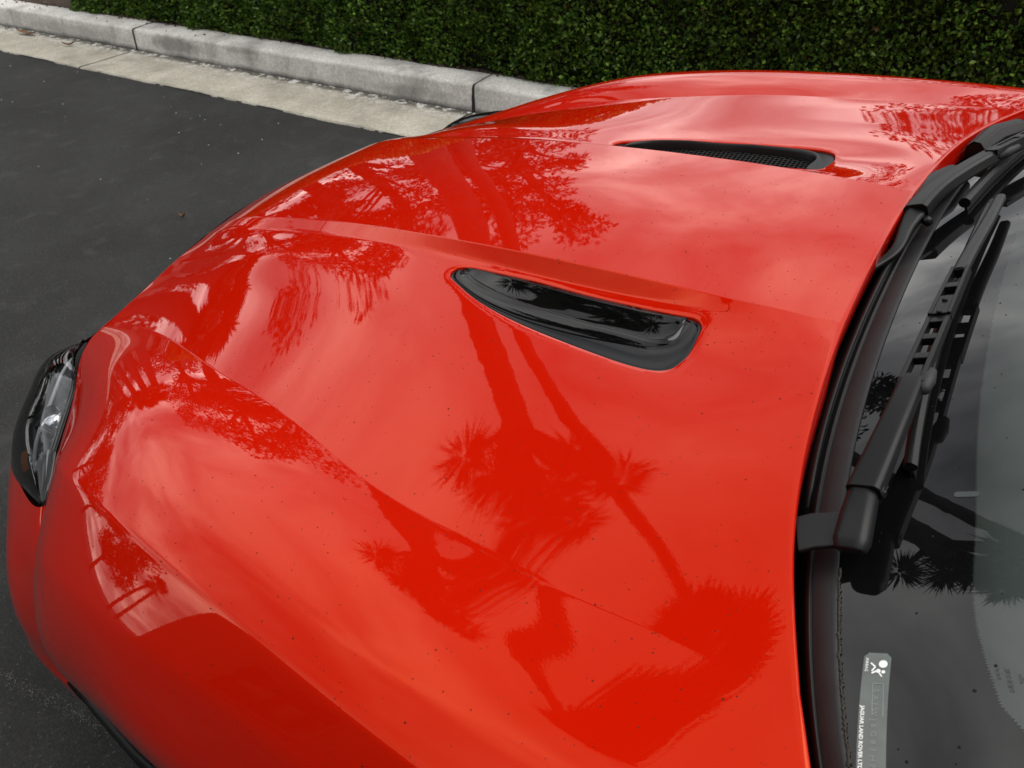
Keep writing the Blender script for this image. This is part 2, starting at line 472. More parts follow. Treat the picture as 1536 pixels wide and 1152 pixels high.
def build_bonnet(parent):
    nv = len(VS)
    P = np.zeros((len(US), nv, 3))
    for i, u in enumerate(US):
        for a, b, s, f, half in S.row(u):
            m = (VS >= a) & (VS <= b) if a == 0 else (VS > a) & (VS <= b)
            v = VS[m]
            if half is not None:
                P[i, m] = f(v * half)
            else:
                k = np.minimum((v - a).astype(int), b - a - 1)
                P[i, m] = f(s[k] + (s[k + 1] - s[k]) * (v - a - k))
    # fair the long lines (ends held)
    wu = np.minimum(1, np.minimum(np.arange(len(US)), np.arange(len(US))[::-1]) / 7.0)[1:-1, None, None] * .5
    for _ in range(140):
        P[1:-1] += wu * (.5 * (P[2:] + P[:-2]) - P[1:-1])
    # fair across the wing side and haunch, between the creases
    for lo, hi in ((6, 10), (10, NK)):
        j = np.where((VS >= lo - 1e-9) & (VS <= hi + 1e-9))[0]
        Q = P[:, j]
        sp_ = np.linalg.norm(np.diff(Q, axis=1), axis=2).mean(0)
        a_, b_ = sp_[:-1], sp_[1:]
        wv_ = np.minimum(1, np.minimum(np.arange(len(j)), np.arange(len(j))[::-1]) / 6.0)[None, 1:-1, None] * .4
        for _ in range(45):
            tgt = (Q[:, :-2] * b_[None, :, None] + Q[:, 2:] * a_[None, :, None]) / (a_ + b_)[None, :, None]
            Q[:, 1:-1] += wv_ * (tgt - Q[:, 1:-1])
        P[:, j] = Q
    # soften the foot of the dome edge and the shoulder line of the wing
    for lo, hi, its, e0, e1 in ((1, 3.4, 70, 2.0, 9.0), (9.2, 11.2, 55, 6.0, 6.0)):
        j = np.where((VS >= lo - 1e-9) & (VS <= hi + 1e-9))[0]
        Q = P[:, j]
        k = np.arange(len(j))
        wv_ = np.minimum(1, np.minimum(k / e0, k[::-1] / e1))[None, 1:-1, None] * .45
        if lo == 9:
            wv_ = wv_ * np.clip((-.18 - Q[:, :, 0].mean(1)) / .35, .02, 1)[:, None, None]
        for _ in range(its):
            dl = np.linalg.norm(Q[:, 1:] - Q[:, :-1], axis=2)[..., None]
            tgt = (Q[:, :-2] * dl[:, 1:] + Q[:, 2:] * dl[:, :-1]) / (dl[:, 1:] + dl[:, :-1])
            Q[:, 1:-1] += wv_ * (tgt - Q[:, 1:-1])
        P[:, j] = Q
    # the valley line runs out towards the rear: blend panel and haunch there
    j = np.where((VS >= 4.6) & (VS <= 8.6))[0]
    wr = np.clip((P[:, j].mean(1)[:, 0] + .30) / .22, 0, 1)
    wr = (wr * wr * (3 - 2 * wr))[:, None, None] * .45
    wj = np.minimum(1, np.minimum(np.arange(len(j)), np.arange(len(j))[::-1]) / 8.0)[None, 1:-1, None]
    for _ in range(220):
        Q = P[:, j]
        dl = np.linalg.norm(Q[:, 1:] - Q[:, :-1], axis=2)[..., None]
        tgt = (Q[:, :-2] * dl[:, 1:] + Q[:, 2:] * dl[:, :-1]) / (dl[:, 1:] + dl[:, :-1])
        Q[:, 1:-1, 2] += (wr * wj * (tgt - Q[:, 1:-1]))[..., 2]
        P[:, j] = Q
    # normals from the grid
    Tu = np.gradient(P, axis=0); Tv = np.gradient(P, axis=1)
    N = np.cross(Tu, Tv); N /= np.linalg.norm(N, axis=2, keepdims=True)
    if N[..., 2].mean() < 0: N = -N
    tu = Tu / np.linalg.norm(Tu, axis=2, keepdims=True)
    rows_front = [P[0] - tu[0] * o - N[0] * d for o, d in ((.0034, .035), (.0034, .0036), (.0021, .0012), (.0008, .0002))]
    rows_rear = [P[-1] + tu[-1] * o - N[-1] * d for o, d in ((.0008, .0002), (.0019, .0011), (.0028, .0032), (.0028, .040))]
    # vent: depress the lip, snap grid to the outline, drop the inside
    xy = P[..., :2].reshape(-1, 2)
    near_box = (xy[:, 0] > VOUT[:, 0].min() - .06) & (xy[:, 0] < VOUT[:, 0].max() + .06) & (xy[:, 1] > VOUT[:, 1].min() - .06) & (xy[:, 1] < VOUT[:, 1].max() + .06)
    sd_ = np.full(len(xy), 1.0); nr = xy.copy()
    sd_[near_box], nr[near_box] = poly_sd(xy[near_box], VOUT)
    sd_ = sd_.reshape(P.shape[:2]); nr = nr.reshape(P.shape[0], P.shape[1], 2)
    snap = np.zeros(P.shape[:2], bool)
    for ax in (0, 1):
        A = sd_[:-1] if ax == 0 else sd_[:, :-1]
        B = sd_[1:] if ax == 0 else sd_[:, 1:]
        cr = (A * B) < 0
        ii, jj = np.where(cr)
        for i, j in zip(ii, jj):
            i2, j2 = (i + 1, j) if ax == 0 else (i, j + 1)
            if abs(sd_[i, j]) <= abs(sd_[i2, j2]): snap[i, j] = True
            else: snap[i2, j2] = True
    gx = -N[..., 0] / N[..., 2]; gy = -N[..., 1] / N[..., 2]
    dxy = nr - P[..., :2]
    P[snap, 2] += gx[snap] * dxy[snap][:, 0] + gy[snap] * dxy[snap][:, 1]
    P[snap, :2] = nr[snap]
    cls = np.where(snap, 0, np.sign(sd_)).astype(int)
    d_out = np.where(cls > 0, sd_, 0.0)
    P[..., 2] -= np.where((sd_ < .06) & (cls >= 0), .0007 * np.exp(-(d_out / .0040) ** 2), 0)
    nfr = len(rows_front)
    A = np.concatenate([np.array(rows_front), P, np.array(rows_rear)])
    nu = A.shape[0]
    clsA = np.ones((nu, nv), int); clsA[nfr:nfr + len(US)] = cls
    faces = []
    onb = []
    for i in range(nu - 1):
        for j in range(nv - 1):
            c = (clsA[i, j], clsA[i + 1, j], clsA[i + 1, j + 1], clsA[i, j + 1])
            q = (i * nv + j, (i + 1) * nv + j, (i + 1) * nv + j + 1, i * nv + j + 1)
            if min(c) >= 0:
                if max(c) == 0: continue
                faces.append(q)
            elif max(c) > 0:
                # straddling quad: keep the outside triangle
                for k in range(4):
                    if c[k] > 0 and c[(k + 1) % 4] >= 0 and c[k - 1] >= 0:
                        faces.append((q[k - 1], q[k], q[(k + 1) % 4]))
    V = A.reshape(-1, 3)
    n = len(V)
    # boundary edges of the vent hole
    cnt = {}
    for f in faces:
        for a, b in zip(f, f[1:] + f[:1]):
            k = (min(a, b), max(a, b))
            cnt[k] = None if k in cnt else (a, b)
    flat_snap = (clsA == 0).ravel()
    be = [e for e in cnt.values() if e is not None and flat_snap[e[0]] and flat_snap[e[1]]]
    verts = [tuple(v) for v in V]
    nxt = {b: a for a, b in be}
    st = be[0][0]; loop = [st]
    while True:
        k = nxt.get(loop[-1])
        if k is None or k == st or len(loop) > 3000: break
        loop.append(k)
    L = V[loop]
    t = np.roll(L, -1, axis=0) - np.roll(L, 1, axis=0)
    inn = np.stack([-t[:, 1], t[:, 0]], 1); inn /= np.linalg.norm(inn, axis=1, keepdims=True)
    cen = VOUT.mean(0)
    tst = L[:, :2] + inn * .002
    if (poly_sd(tst, VOUT)[0] > 0).mean() > .5: inn = -inn
    prev = loop
    for off, dz in ((.0009, .0003), (.0017, .0013), (.0021, .0035), (.0022, .022)):
        ring = []
        for p, d in zip(L, inn):
            ring.append(len(verts)); verts.append((p[0] + d[0] * off, p[1] + d[1] * off, p[2] - dz))
        m = len(ring)
        for k in range(m):
            k2 = (k + 1) % m
            faces.append((prev[k2], prev[k], ring[k], ring[k2]))
        prev = ring
    # mirror to the other half, sharing the centre line
    verts = np.array(verts); n = len(verts)
    mirror = verts.copy(); mirror[:, 1] *= -1
    cen_idx = np.array([i * nv for i in range(nu)])
    remap = np.arange(n, 2 * n)
    remap[cen_idx] = cen_idx
    allV = np.vstack([verts, mirror])
    F2 = [tuple(int(remap[i]) for i in reversed(f)) for f in faces]
    used = np.zeros(2 * n, bool)
    for f in faces: used[list(f)] = True
    for f in F2: used[list(f)] = True
    new = np.cumsum(used) - 1
    Fall = [tuple(int(new[i]) for i in f) for f in faces + F2]
    o = mesh_obj('bonnet', allV[used], Fall, M['paint'], parent)
    bm = bmesh.new(); bm.from_mesh(o.data); bmesh.ops.recalc_face_normals(bm, faces=bm.faces)
    bm.faces.ensure_lookup_table()
    up = sum(f.normal.z for f in bm.faces) 
    if up < 0: bmesh.ops.reverse_faces(bm, faces=bm.faces)
    bm.to_mesh(o.data); bm.free()
    return o, P, N

car = empty('car', (0, 0, 0))
tag(car, 'glossy red-orange sports car with black bonnet vents parked beside the kerb and hedge', 'car')
bonnet, HP, HN = build_bonnet(car)

# ------------------------------------------------------------------ bonnet vents
_m = (HP[..., 0] > -.66) & (HP[..., 0] < -.1) & (HP[..., 1] > .255) & (HP[..., 1] < .46)
_q = HP[_m]
def _basis(x, y):
    x = np.asarray(x, float) + .4; y = np.asarray(y, float) - .34
    return np.stack([np.ones_like(x), x, y, x * x, x * y, y * y, x ** 3, x * x * y, x * y * y, y ** 3], -1)
_coef = np.linalg.lstsq(_basis(_q[:, 0], _q[:, 1]), _q[:, 2], rcond=None)[0]
def panel_z(x, y): return _basis(x, y) @ _coef

def open_resample(pts, n):
    f = poly_spline(pts); t = np.linspace(0, 1, 400); c = f(t)
    L = np.r_[0, np.cumsum(np.linalg.norm(np.diff(c, axis=0), axis=1))]
    return f(np.interp(np.linspace(0, 1, n), L / L[-1], t))

def inset(loop, d):
    t = np.roll(loop, -1, axis=0) - np.roll(loop, 1, axis=0)
    nrm = np.stack([-t[:, 1], t[:, 0]], 1); nrm /= np.linalg.norm(nrm, axis=1, keepdims=True)
    if (poly_sd(loop + nrm * .001, loop)[0] > 0).mean() > .5: nrm = -nrm
    return loop + nrm * d

VIN = inset(VOUT, .0024)
# split the outline at the front inner and rear inner points of the ridge
def split_loop(loop, a, b):
    ia = int(np.argmin(np.linalg.norm(loop - a, axis=1))); ib = int(np.argmin(np.linalg.norm(loop - b, axis=1)))
    L = np.roll(loop, -ia, axis=0); k = (ib - ia) % len(loop)
    p1, p2 = L[:k + 1], np.vstack([L[k:], L[:1]])
    return (p1, p2[::-1]) if p1[:, 1].max() > p2[:, 1].max() else (p2[::-1], p1)

def loft_rows(name, rows, mat, parent, sgn):
    n = len(rows[0]); V = []
    for r in rows:
        for p in r: V.append((p[0], p[1] * sgn, p[2]))
    F = grid_faces(len(rows), n)
    o = mesh_obj(name, V, F, mat, parent)
    bm = bmesh.new(); bm.from_mesh(o.data)
    bmesh.ops.recalc_face_normals(bm, faces=bm.faces)
    if sum(f.normal.z * f.calc_area() for f in bm.faces) < 0: bmesh.ops.reverse_faces(bm, faces=bm.faces)
    bm.to_mesh(o.data); bm.free()
    return o

def with_depth(xy, d): return np.column_stack([xy, panel_z(xy[:, 0], xy[:, 1]) - d])

def vent_near(sgn):
    ridge = [(-.5897, .2795), (-.5559, .3061), (-.5255, .317), (-.4644, .3299), (-.3771, .3386), (-.3051, .3405), (-.2457, .3412), (-.2078, .338), (-.1945, .3263), (-.1907, .3024), (-.1915, .2785)]
    A, B = split_loop(VIN, np.array(ridge[0]), np.array(ridge[-1]))
    n = 110
    A = open_resample(A, n); R = open_resample(ridge, n); B = open_resample(B, n)
    # inward direction from ridge to inner edge
    R0 = R.copy()
    def lerp(a, b, t): return a + (b - a) * t
    fade = np.minimum(1, np.minimum(np.arange(n), np.arange(n)[::-1]) / 12.0)[:, None]
    R1 = R + (B - R) / np.maximum(np.linalg.norm(B - R, axis=1, keepdims=True), 1e-6) * .0062 * fade
    R2 = R + (B - R) / np.maximum(np.linalg.norm(B - R, axis=1, keepdims=True), 1e-6) * .0072 * fade
    rows = [with_depth(A, .022), with_depth(A, .0050), with_depth(lerp(A, R, .03), .0046)]
    for t, d in ((.15, .0050), (.3, .0052), (.45, .0050), (.6, .0045), (.75, .0036), (.88, .0024), (.95, .0016), (1.0, .0010)):
        rows.append(with_depth(lerp(A, R, t), d))
    rows.append(with_depth(lerp(R0, R1, .25), .0004)); rows.append(with_depth(lerp(R0, R1, .6), .0004))
    rows.append(with_depth(R1, .0010)); rows.append(with_depth(lerp(R1, R2, .5), .0040)); rows.append(with_depth(R2, .0068))
    tray = loft_rows('vent', rows, M['gloss_black'], bonnet, sgn)
    prow = [with_depth(R2, .0062)]
    for t in np.linspace(.1, 1, 8): prow.append(with_depth(lerp(R2, B, t), .0058 - .0044 * t))
    prow.append(with_depth(B, .02))
    prow[0][:, 2] += .0006
    panel = loft_rows('vent_panel', prow, M['gloss_black'], bonnet, sgn)
    tray['label'] = 'gloss black vent closed by a flat panel'
    return tray

def vent_far(sgn):
    opening = [(-.572, .283), (-.556, .312), (-.5373, .330), (-.4928, .350), (-.43, .3665), (-.3716, .3765), (-.299, .3806), (-.2283, .3771), (-.2014, .3653), (-.1925, .351), (-.1908, .3038), (-.1915, .2785)]
    A, B = split_loop(VIN, np.array(opening[0]), np.array(opening[-1]))
    n = 110
    A = open_resample(A, n); R = open_resample(opening, n); B = open_resample(B, n)
    R1 = R.copy(); R1[:, 1] -= .003 * np.minimum(1, np.minimum(np.arange(n), np.arange(n)[::-1]) / 12.0)
    def lerp(a, b, t): return a + (b - a) * t
    rear = np.clip((R[:, 0] + .22) / .03, 0, 1)
    rows = [with_depth(A, .022), with_depth(A, .005), with_depth(lerp(A, R, .1), .006)]
    for t, d in ((.35, .006), (.55, .002), (.75, -.0035), (.9, -.0045), (1.0, -.003)):
        d = d * np.minimum(1, np.linalg.norm(R - A, axis=1) / .02); r = with_depth(lerp(A, R, t), d); r[:, 2] -= rear * .004 * (1 - t); rows.append(r)
    rows.append(with_depth(R1, .001)); rows.append(with_depth(R1, .034))
    v = loft_rows('vent', rows, M['satin_black'], bonnet, sgn)
    v['label'] = 'satin black open vent with a honeycomb grille'
    # floor
    rows = [with_depth(R1, .033)] + [with_depth(lerp(R1, B, t), .033) for t in (.5, 1.0)] + [with_depth(B, .004)]
    loft_rows('vent_floor', rows, M['dark'], bonnet, sgn)
    # honeycomb grille standing across the opening, a little below the frame
    poly = np.vstack([R1, B[::-1]])
    mb = MB(); s = .0058
    for i in range(60):
        for j in range(16):
            cx = -.575 + i * s * 1.5 * 1.06; cy = .268 + (j + .5 * (i % 2)) * s * math.sqrt(3)
            if poly_sd(np.array([[cx, cy]]), poly)[0][0] > -.002: continue
            ro, ri = s * 1.0, s * .74
            a = [(cx + ro * math.cos(k * math.pi / 3), cy + ro * math.sin(k * math.pi / 3)) for k in range(6)]
            b = [(cx + ri * math.cos(k * math.pi / 3), cy + ri * math.sin(k * math.pi / 3)) for k in range(6)]
            dz = .023 - .10 * (cy - .27)
            za = [float(panel_z(*p)) - dz for p in a]; zb = [float(panel_z(*p)) - dz - .0006 for p in b]
            V = [(p[0], p[1] * sgn, z) for p, z in zip(a, za)] + [(p[0], p[1] * sgn, z) for p, z in zip(b, zb)] + [(p[0], p[1] * sgn, z - .004) for p, z in zip(b, zb)]
            F = []
            for k in range(6):
                k2 = (k + 1) % 6
                F += [(k, k2, 6 + k2, 6 + k), (6 + k, 6 + k2, 12 + k2, 12 + k)]
            mb.add(V, F)
    o = mb.build('honeycomb_grille', M['matt_black'], bonnet)
    return v
vent_near(-1)
vent_far(1)

# ------------------------------------------------------------------ bumper, headlights
def S0(v): return np.array(S(0.0, v))
VH0, VH1 = 7.0, 10.72

def build_bumper():
    up = [S0(v) for v in np.linspace(NK, VH1, 8)]
    hl = [(-.985, .906, .674), (-1.06, .896, .650), (-1.13, .886, .628), (-1.233, .856, .600), (-1.297, .810, .598), (-1.364, .736, .602), (-1.408, .645, .628)]
    fr = [front_edge(y) for y in (.60, .5, .37, .25, .12, 0)]
    mid = [(-.905, 1.037), (-.97, 1.036), (-1.035, 1.027), (-1.135, .968), (-1.21, .922), (-1.285, .876), (-1.40, .815), (-1.47, .70), (-1.52, .60), (-1.56, .50), (-1.60, .37), (-1.625, .25), (-1.637, .12), (-1.64, 0)]
    top = hl + fr
    # vertical columns: the shut line first, then stations round the nose
    f_top = poly_spline(top); f_mid = poly_spline([(a, b, .47) for a, b in mid])
    n = 90; cols = []
    for i in range(n):
        t = i / (n - 1)
        a = f_top(t); m = f_mid(t)
        b = m + np.array([.02 + .03 * t, -.012 * (1 - t), -.27])
        um = a * .42 + m * .58 + np.array([0, 0, .03])
        if i == 0:
            pass
        c = spline([0, .5, 1, 1.8], np.array([a, um, m, b]))
        cols.append(c(np.linspace(0, 1.8, 30)))
    cols = np.array(cols)
    # bring the first columns onto the shut line
    zs = np.array(up)[::-1]
    fz = spline(-zs[:, 2], zs)
    for i in range(14):
        w = (1 - i / 14) ** 2
        for j in range(30):
            z = cols[i, j, 2]
            if z > .43:
                target = fz(-min(z, .675)) + np.array([-.004 - i * .0075, 0, 0])
                cols[i, j, :2] = cols[i, j, :2] * (1 - w) + target[:2] * w
    out = []
    for c in cols: out.append(c)
    A = np.array(out)
    full = np.concatenate([A, (A * np.array([1, -1, 1]))[::-1][1:]])
    V = full.reshape(-1, 3)
    o = mesh_obj('front_bumper', V, grid_faces(len(full), 30), M['paint'], car)
    bm = bmesh.new(); bm.from_mesh(o.data); bmesh.ops.recalc_face_normals(bm, faces=bm.faces)
    if sum(f.normal.x for f in bm.faces) > 0: bmesh.ops.reverse_faces(bm, faces=bm.faces)
    bm.to_mesh(o.data); bm.free()
    return o
bumper = build_bumper()
# radiator grille set into the nose: surround, backing and bars
gr = MB()
for k in range(7):
    z = .36 + k * .028
    gr.tube([(-1.625 - .02, y, z) for y in (-.34, 0, .34)] if False else [(-1.60 - .045 * (1 - (y / .42) ** 2), y, z - .06) for y in np.linspace(-.36, .36, 13)], .005, 6)
gr.build('grille', M['gloss_black'], bumper)
gb = MB(); gb.add(*tube([(-1.555 - .050 * (1 - (y / .42) ** 2), y, .37) for y in np.linspace(-.38, .38, 15)], [.02] + [.07] * 13 + [.02], 10))
gb.build('grille_backing', M['dark'], bumper, smooth=True)

def make_glass_mat(name, tint, transp):
    m, n, l, b = new_mat(name)
    out = n['Material Output']
    tr = n.new('ShaderNodeBsdfTransparent'); tr.inputs[0].default_value = (*tint, 1)
    gl = n.new('ShaderNodeBsdfGlossy'); gl.inputs['Roughness'].default_value = 0.0
    fr = n.new('ShaderNodeFresnel'); fr.inputs['IOR'].default_value = 1.55
    mx = n.new('ShaderNodeMixShader')
    l.new(fr.outputs[0], mx.inputs[0]); l.new(tr.outputs[0], mx.inputs[1]); l.new(gl.outputs[0], mx.inputs[2])
    l.new(mx.outputs[0], out.inputs['Surface'])
    return m
M['reflector'] = simple('facet_reflector', (.45, .46, .48), .10, metal=1)
M['lens'] = make_glass_mat('headlight_lens', (.80, .81, .82), True)
M['side_glass'] = make_glass_mat('side_glass', (.12, .13, .13), True)

def build_headlight(sgn):
    inner = np.array([S0(v) for v in np.linspace(VH0, VH1, 40)])
    inner[:, 0] -= .0075; inner[:, 2] -= .002
    outer = poly_spline([(-1.305, .614, .690), (-1.375, .628, .650), (-1.405, .655, .625), (-1.364, .736, .603), (-1.297, .810, .599), (-1.233, .856, .601), (-1.13, .888, .632), (-.992, .911, .672)])
    t = np.linspace(0, 1, 40)
    O = outer(t)
    root = bpy.data.objects.new('headlight', None)
    m3 = np.array([1, sgn, 1])
    # lens: bowed between inner and outer edge
    rows = []
    for s in np.linspace(0, 1, 16):
        bow = math.sin(math.pi * s)
        r = inner * (1 - s) + O * s
        wdt = np.linalg.norm(O - inner, axis=1, keepdims=True)
        r = r + np.array([-.5, .4, .75]) * bow * wdt * .13
        rows.append(r)
    R = np.array(rows)
    lens = mesh_obj('headlight', (R * m3).reshape(-1, 3), grid_faces(16, 40), M['lens'], car)
    bm = bmesh.new(); bm.from_mesh(lens.data); bmesh.ops.recalc_face_normals(bm, faces=bm.faces)
    if sum(f.normal.z for f in bm.faces) < 0: bmesh.ops.reverse_faces(bm, faces=bm.faces)
    bm.to_mesh(lens.data); bm.free()
    # housing bowl beneath the lens
    rows = []
    for s in np.linspace(0, 1, 12):
        r = inner * (1 - s) + O * s
        wdt = np.linalg.norm(O - inner, axis=1, keepdims=True)
        rows.append(r + np.array([.35, -.2, -.9]) * (.004 + .035 * math.sin(math.pi * s) ** .7 * np.minimum(1, wdt / .1)))
    mesh_obj('housing', (np.array(rows) * m3).reshape(-1, 3), grid_faces(12, 40), M['head_grey'], lens)
    # black seal along the inner edge
    p = inner.copy(); p[:, 2] += .0015; p[:, 0] -= .002
    p2 = p + (O - inner) * np.minimum(.14, .019 / np.maximum(np.linalg.norm(O - inner, axis=1, keepdims=True), .02))
    rows = [p + np.array([.004, 0, -.006]), p, p * .5 + p2 * .5 + np.array([0, 0, .002]), p2 + np.array([0, 0, .001]), p2 - np.array([0, 0, .004])]
    mesh_obj('seal', (np.array(rows) * m3).reshape(-1, 3), grid_faces(5, 40), M['gloss_black'], lens)
    p = O.copy(); p2 = O + (inner - O) * .05
    rows = [p + np.array([-.002, .001, -.004]), p + np.array([0, 0, .002]), p2 + np.array([0, 0, .003]), p2]
    mesh_obj('seal', (np.array(rows) * m3).reshape(-1, 3), grid_faces(4, 40), M['gloss_black'], lens)
    # bright reflector blade near the inner edge, wrinkled facets
    rows = []
    for s in np.linspace(.16, .44, 7):
        i0, i1 = 9, 25
        r = (inner * (1 - s) + O * s)[i0:i1]
        r = r + np.array([0, 0, -.012 - .018 * ((s - .16) / .28)]) + np.array([.3, -.2, 1]) * (.009 * np.sin(np.arange(i1 - i0) * 2.3 + 9 * s))[:, None]
        rows.append(r)
    mesh_obj('reflector', (np.array(rows) * m3).reshape(-1, 3), grid_faces(7, 16), M['reflector'], lens)
    # daytime light blade
    path = (inner * .42 + O * .58)[4:31] + np.array([0, 0, -.012])
    V, F = tube(path * m3, .0035, 8); mesh_obj('light_blade', V, F, M['light_pipe'], lens)
    path = (inner * .72 + O * .28)[26:36] + np.array([0, 0, -.012])
    V, F = tube(path * m3, .003, 8); mesh_obj('light_blade', V, F, M['light_pipe'], lens)
    # amber side marker
    rows = [(inner * (1 - s) + O * s)[23:30] + np.array([0, 0, -.003]) for s in (.68, .75, .82)]
    mesh_obj('side_marker', (np.array(rows) * m3).reshape(-1, 3), grid_faces(3, 7), M['amber'], lens)
    # projector
    mb = MB(); c = (inner[16] * .45 + O[16] * .55) * m3
    mb.tube([c + np.array([.05, 0, -.03]), c + np.array([0, 0, -.024]), c + np.array([-.004, 0, -.022])], [.03, .03, .026], 20)
    mb.build('projector', M['chrome'], lens, smooth=True)
    return lens
M['head_grey'] = simple('headlight_housing', (.045, .047, .05), .35)
M['light_pipe'] = simple('light_pipe', (.55, .56, .58), .25)
for s_ in (-1, 1): build_headlight(s_)

# black skirt under the body between bumper and wheel arch
for s_ in (-1, 1):
    mb = MB()
    pts = [(-1.02, 1.004), (-.93, 1.032), (-.83, 1.054), (-.7, 1.067), (-.55, 1.074)]
    V, F = rect_sweep([(a, b * s_ - .019 * s_, .398) for a, b in pts], [.03] * 5, [.035, .04, .045, .045, .045], .5)
    mb.add(V, F); mb.build('skirt', M['satin_black'], car, smooth=True)

# ------------------------------------------------------------------ cowl, windscreen
def G(y): return .056 + .10 * y * y + .13 * y ** 4
def glass_pt(y, s):
    """s: metres up the glass from its lower edge"""
    a = abs(y)
    taper = 1 - .20 * min(1, max(0, s) / .85)
    yy = y * taper
    x = G(y) + s * .895 - .05 * s * s
    return np.array([x, yy, .905 - .03 * y * y + .435 * s - .07 * s * s])

def frit_w(y):
    a = abs(y)
    return .124 - .010 * math.exp(-((a - .65) / .08) ** 2) + .55 * max(0, a - .73)

def make_windscreen_mat():
    m, n, l, b = new_mat('windscreen_glass')
    out = n['Material Output']
    b.inputs['Base Color'].default_value = (.0035, .0036, .004, 1); b.inputs['Roughness'].default_value = 0.0
    b.inputs['IOR'].default_value = 1.46
    uv = n.new('ShaderNodeUVMap')
    sp = n.new('ShaderNodeSeparateXYZ'); l.new(uv.outputs[0], sp.inputs[0])
    # saw-tooth halftone along the frit border
    dv = n.new('ShaderNodeMath'); dv.operation = 'PINGPONG'; dv.inputs[1].default_value = .0013
    l.new(sp.outputs['Y'], dv.inputs[0])
    ml = n.new('ShaderNodeMath'); ml.operation = 'MULTIPLY'; ml.inputs[1].default_value = 2.0; l.new(dv.outputs[0], ml.inputs[0])
    lt = n.new('ShaderNodeMath'); lt.operation = 'LESS_THAN'; l.new(sp.outputs['X'], lt.inputs[0]); l.new(ml.outputs[0], lt.inputs[1])
    tr = n.new('ShaderNodeBsdfTransparent'); tr.inputs[0].default_value = (.74, .80, .78, 1)
    gl = n.new('ShaderNodeBsdfGlossy'); gl.inputs['Roughness'].default_value = 0.0
    fr = n.new('ShaderNodeFresnel'); fr.inputs['IOR'].default_value = 1.6
    mx = n.new('ShaderNodeMixShader'); l.new(fr.outputs[0], mx.inputs[0]); l.new(tr.outputs[0], mx.inputs[1]); l.new(gl.outputs[0], mx.inputs[2])
    m2 = n.new('ShaderNodeMixShader'); l.new(lt.outputs[0], m2.inputs[0]); l.new(mx.outputs[0], m2.inputs[1]); l.new(b.outputs[0], m2.inputs[2])
    l.new(m2.outputs[0], out.inputs['Surface'])
    return m
M['windscreen'] = make_windscreen_mat()
ys = np.linspace(-.84, .84, 169); ss = np.linspace(-.004, .86, 90)
V = []; UV = []
for s in ss:
    for y in ys:
        V.append(glass_pt(y, s)); UV.append((s - frit_w(y), y * 1.0))
        if s < .02: pass
Fg = grid_faces(len(ss), len(ys))
screen = mesh_obj('windscreen', V, Fg, M['windscreen'], car, uv=UV)
_bm = bmesh.new(); _bm.from_mesh(screen.data); bmesh.ops.recalc_face_normals(_bm, faces=_bm.faces)
if sum(f.normal.z for f in _bm.faces) < 0: bmesh.ops.reverse_faces(_bm, faces=_bm.faces)
_bm.to_mesh(screen.data); _bm.free()

# cowl: section from under the bonnet edge to the glass
def cowl_rows():
    ys = np.linspace(-.86, .86, 121)
    prof = [(-.05, -.075), (.02, -.070), (.08, -.068), (.14, -.066), (.20, -.062), (.26, -.058), (.31, -.050), (.36, -.040), (.42, -.020), (.47, -.013), (.50, -.0125), (.53, -.0155), (.56, -.0148), (.62, -.0085), (.90, -.0015), (.985, .0015), (1.0, .0005), (1.02, -.012)]
    rows = []
    for t, dz in prof:
        r = []
        for y in ys:
            e = rear_edge(y); g = G(y); gz = .905 - .03 * y * y
            w = 1 / (1 + math.exp((abs(y + .19) - .33) / .012))
            # between the wiper pivots a rounded trim fills the gap behind the bonnet
            d = dz
            if t < .44:
                conv = -.052 + .041 * math.sin(math.pi * min(1, max(0, (t + .04) / .50))) ** .7
                d = dz + (max(conv, dz) - dz) * w
            r.append((e[0] + (g - e[0]) * t + (0.006 if t < .3 else 0), y, gz + d))
        rows.append(r)
    return rows
cr = np.array(cowl_rows())
cowl = mesh_obj('cowl_panel', cr.reshape(-1, 3), grid_faces(len(cr), 121), [M['satin_black'], M['grey_plastic']], car)
for p in cowl.data.polygons:
    if p.index // 120 >= 12: p.material_index = 1
_bm = bmesh.new(); _bm.from_mesh(cowl.data); bmesh.ops.recalc_face_normals(_bm, faces=_bm.faces)
if sum(f.normal.z for f in _bm.faces) < 0: bmesh.ops.reverse_faces(_bm, faces=_bm.faces)
_bm.to_mesh(cowl.data); _bm.free()
# rough bead of old sealant along the lower edge of the glass
bead = []
rb = []
for i in range(160):
    y = -.60 - .24 * i / 159
    p = glass_pt(y, .0015); bead.append((p[0] + RNG.normal(0, .0006), y, p[2] + .0012)); rb.append(.0007 + abs(RNG.normal(0, .0006)))
V, F = tube(bead, rb, 6)
mesh_obj('sealant_bead', V, F, simple('old_sealant', (.028, .024, .018), .8, bump=.5, bscale=900, var=.5, vscale=200), screen)

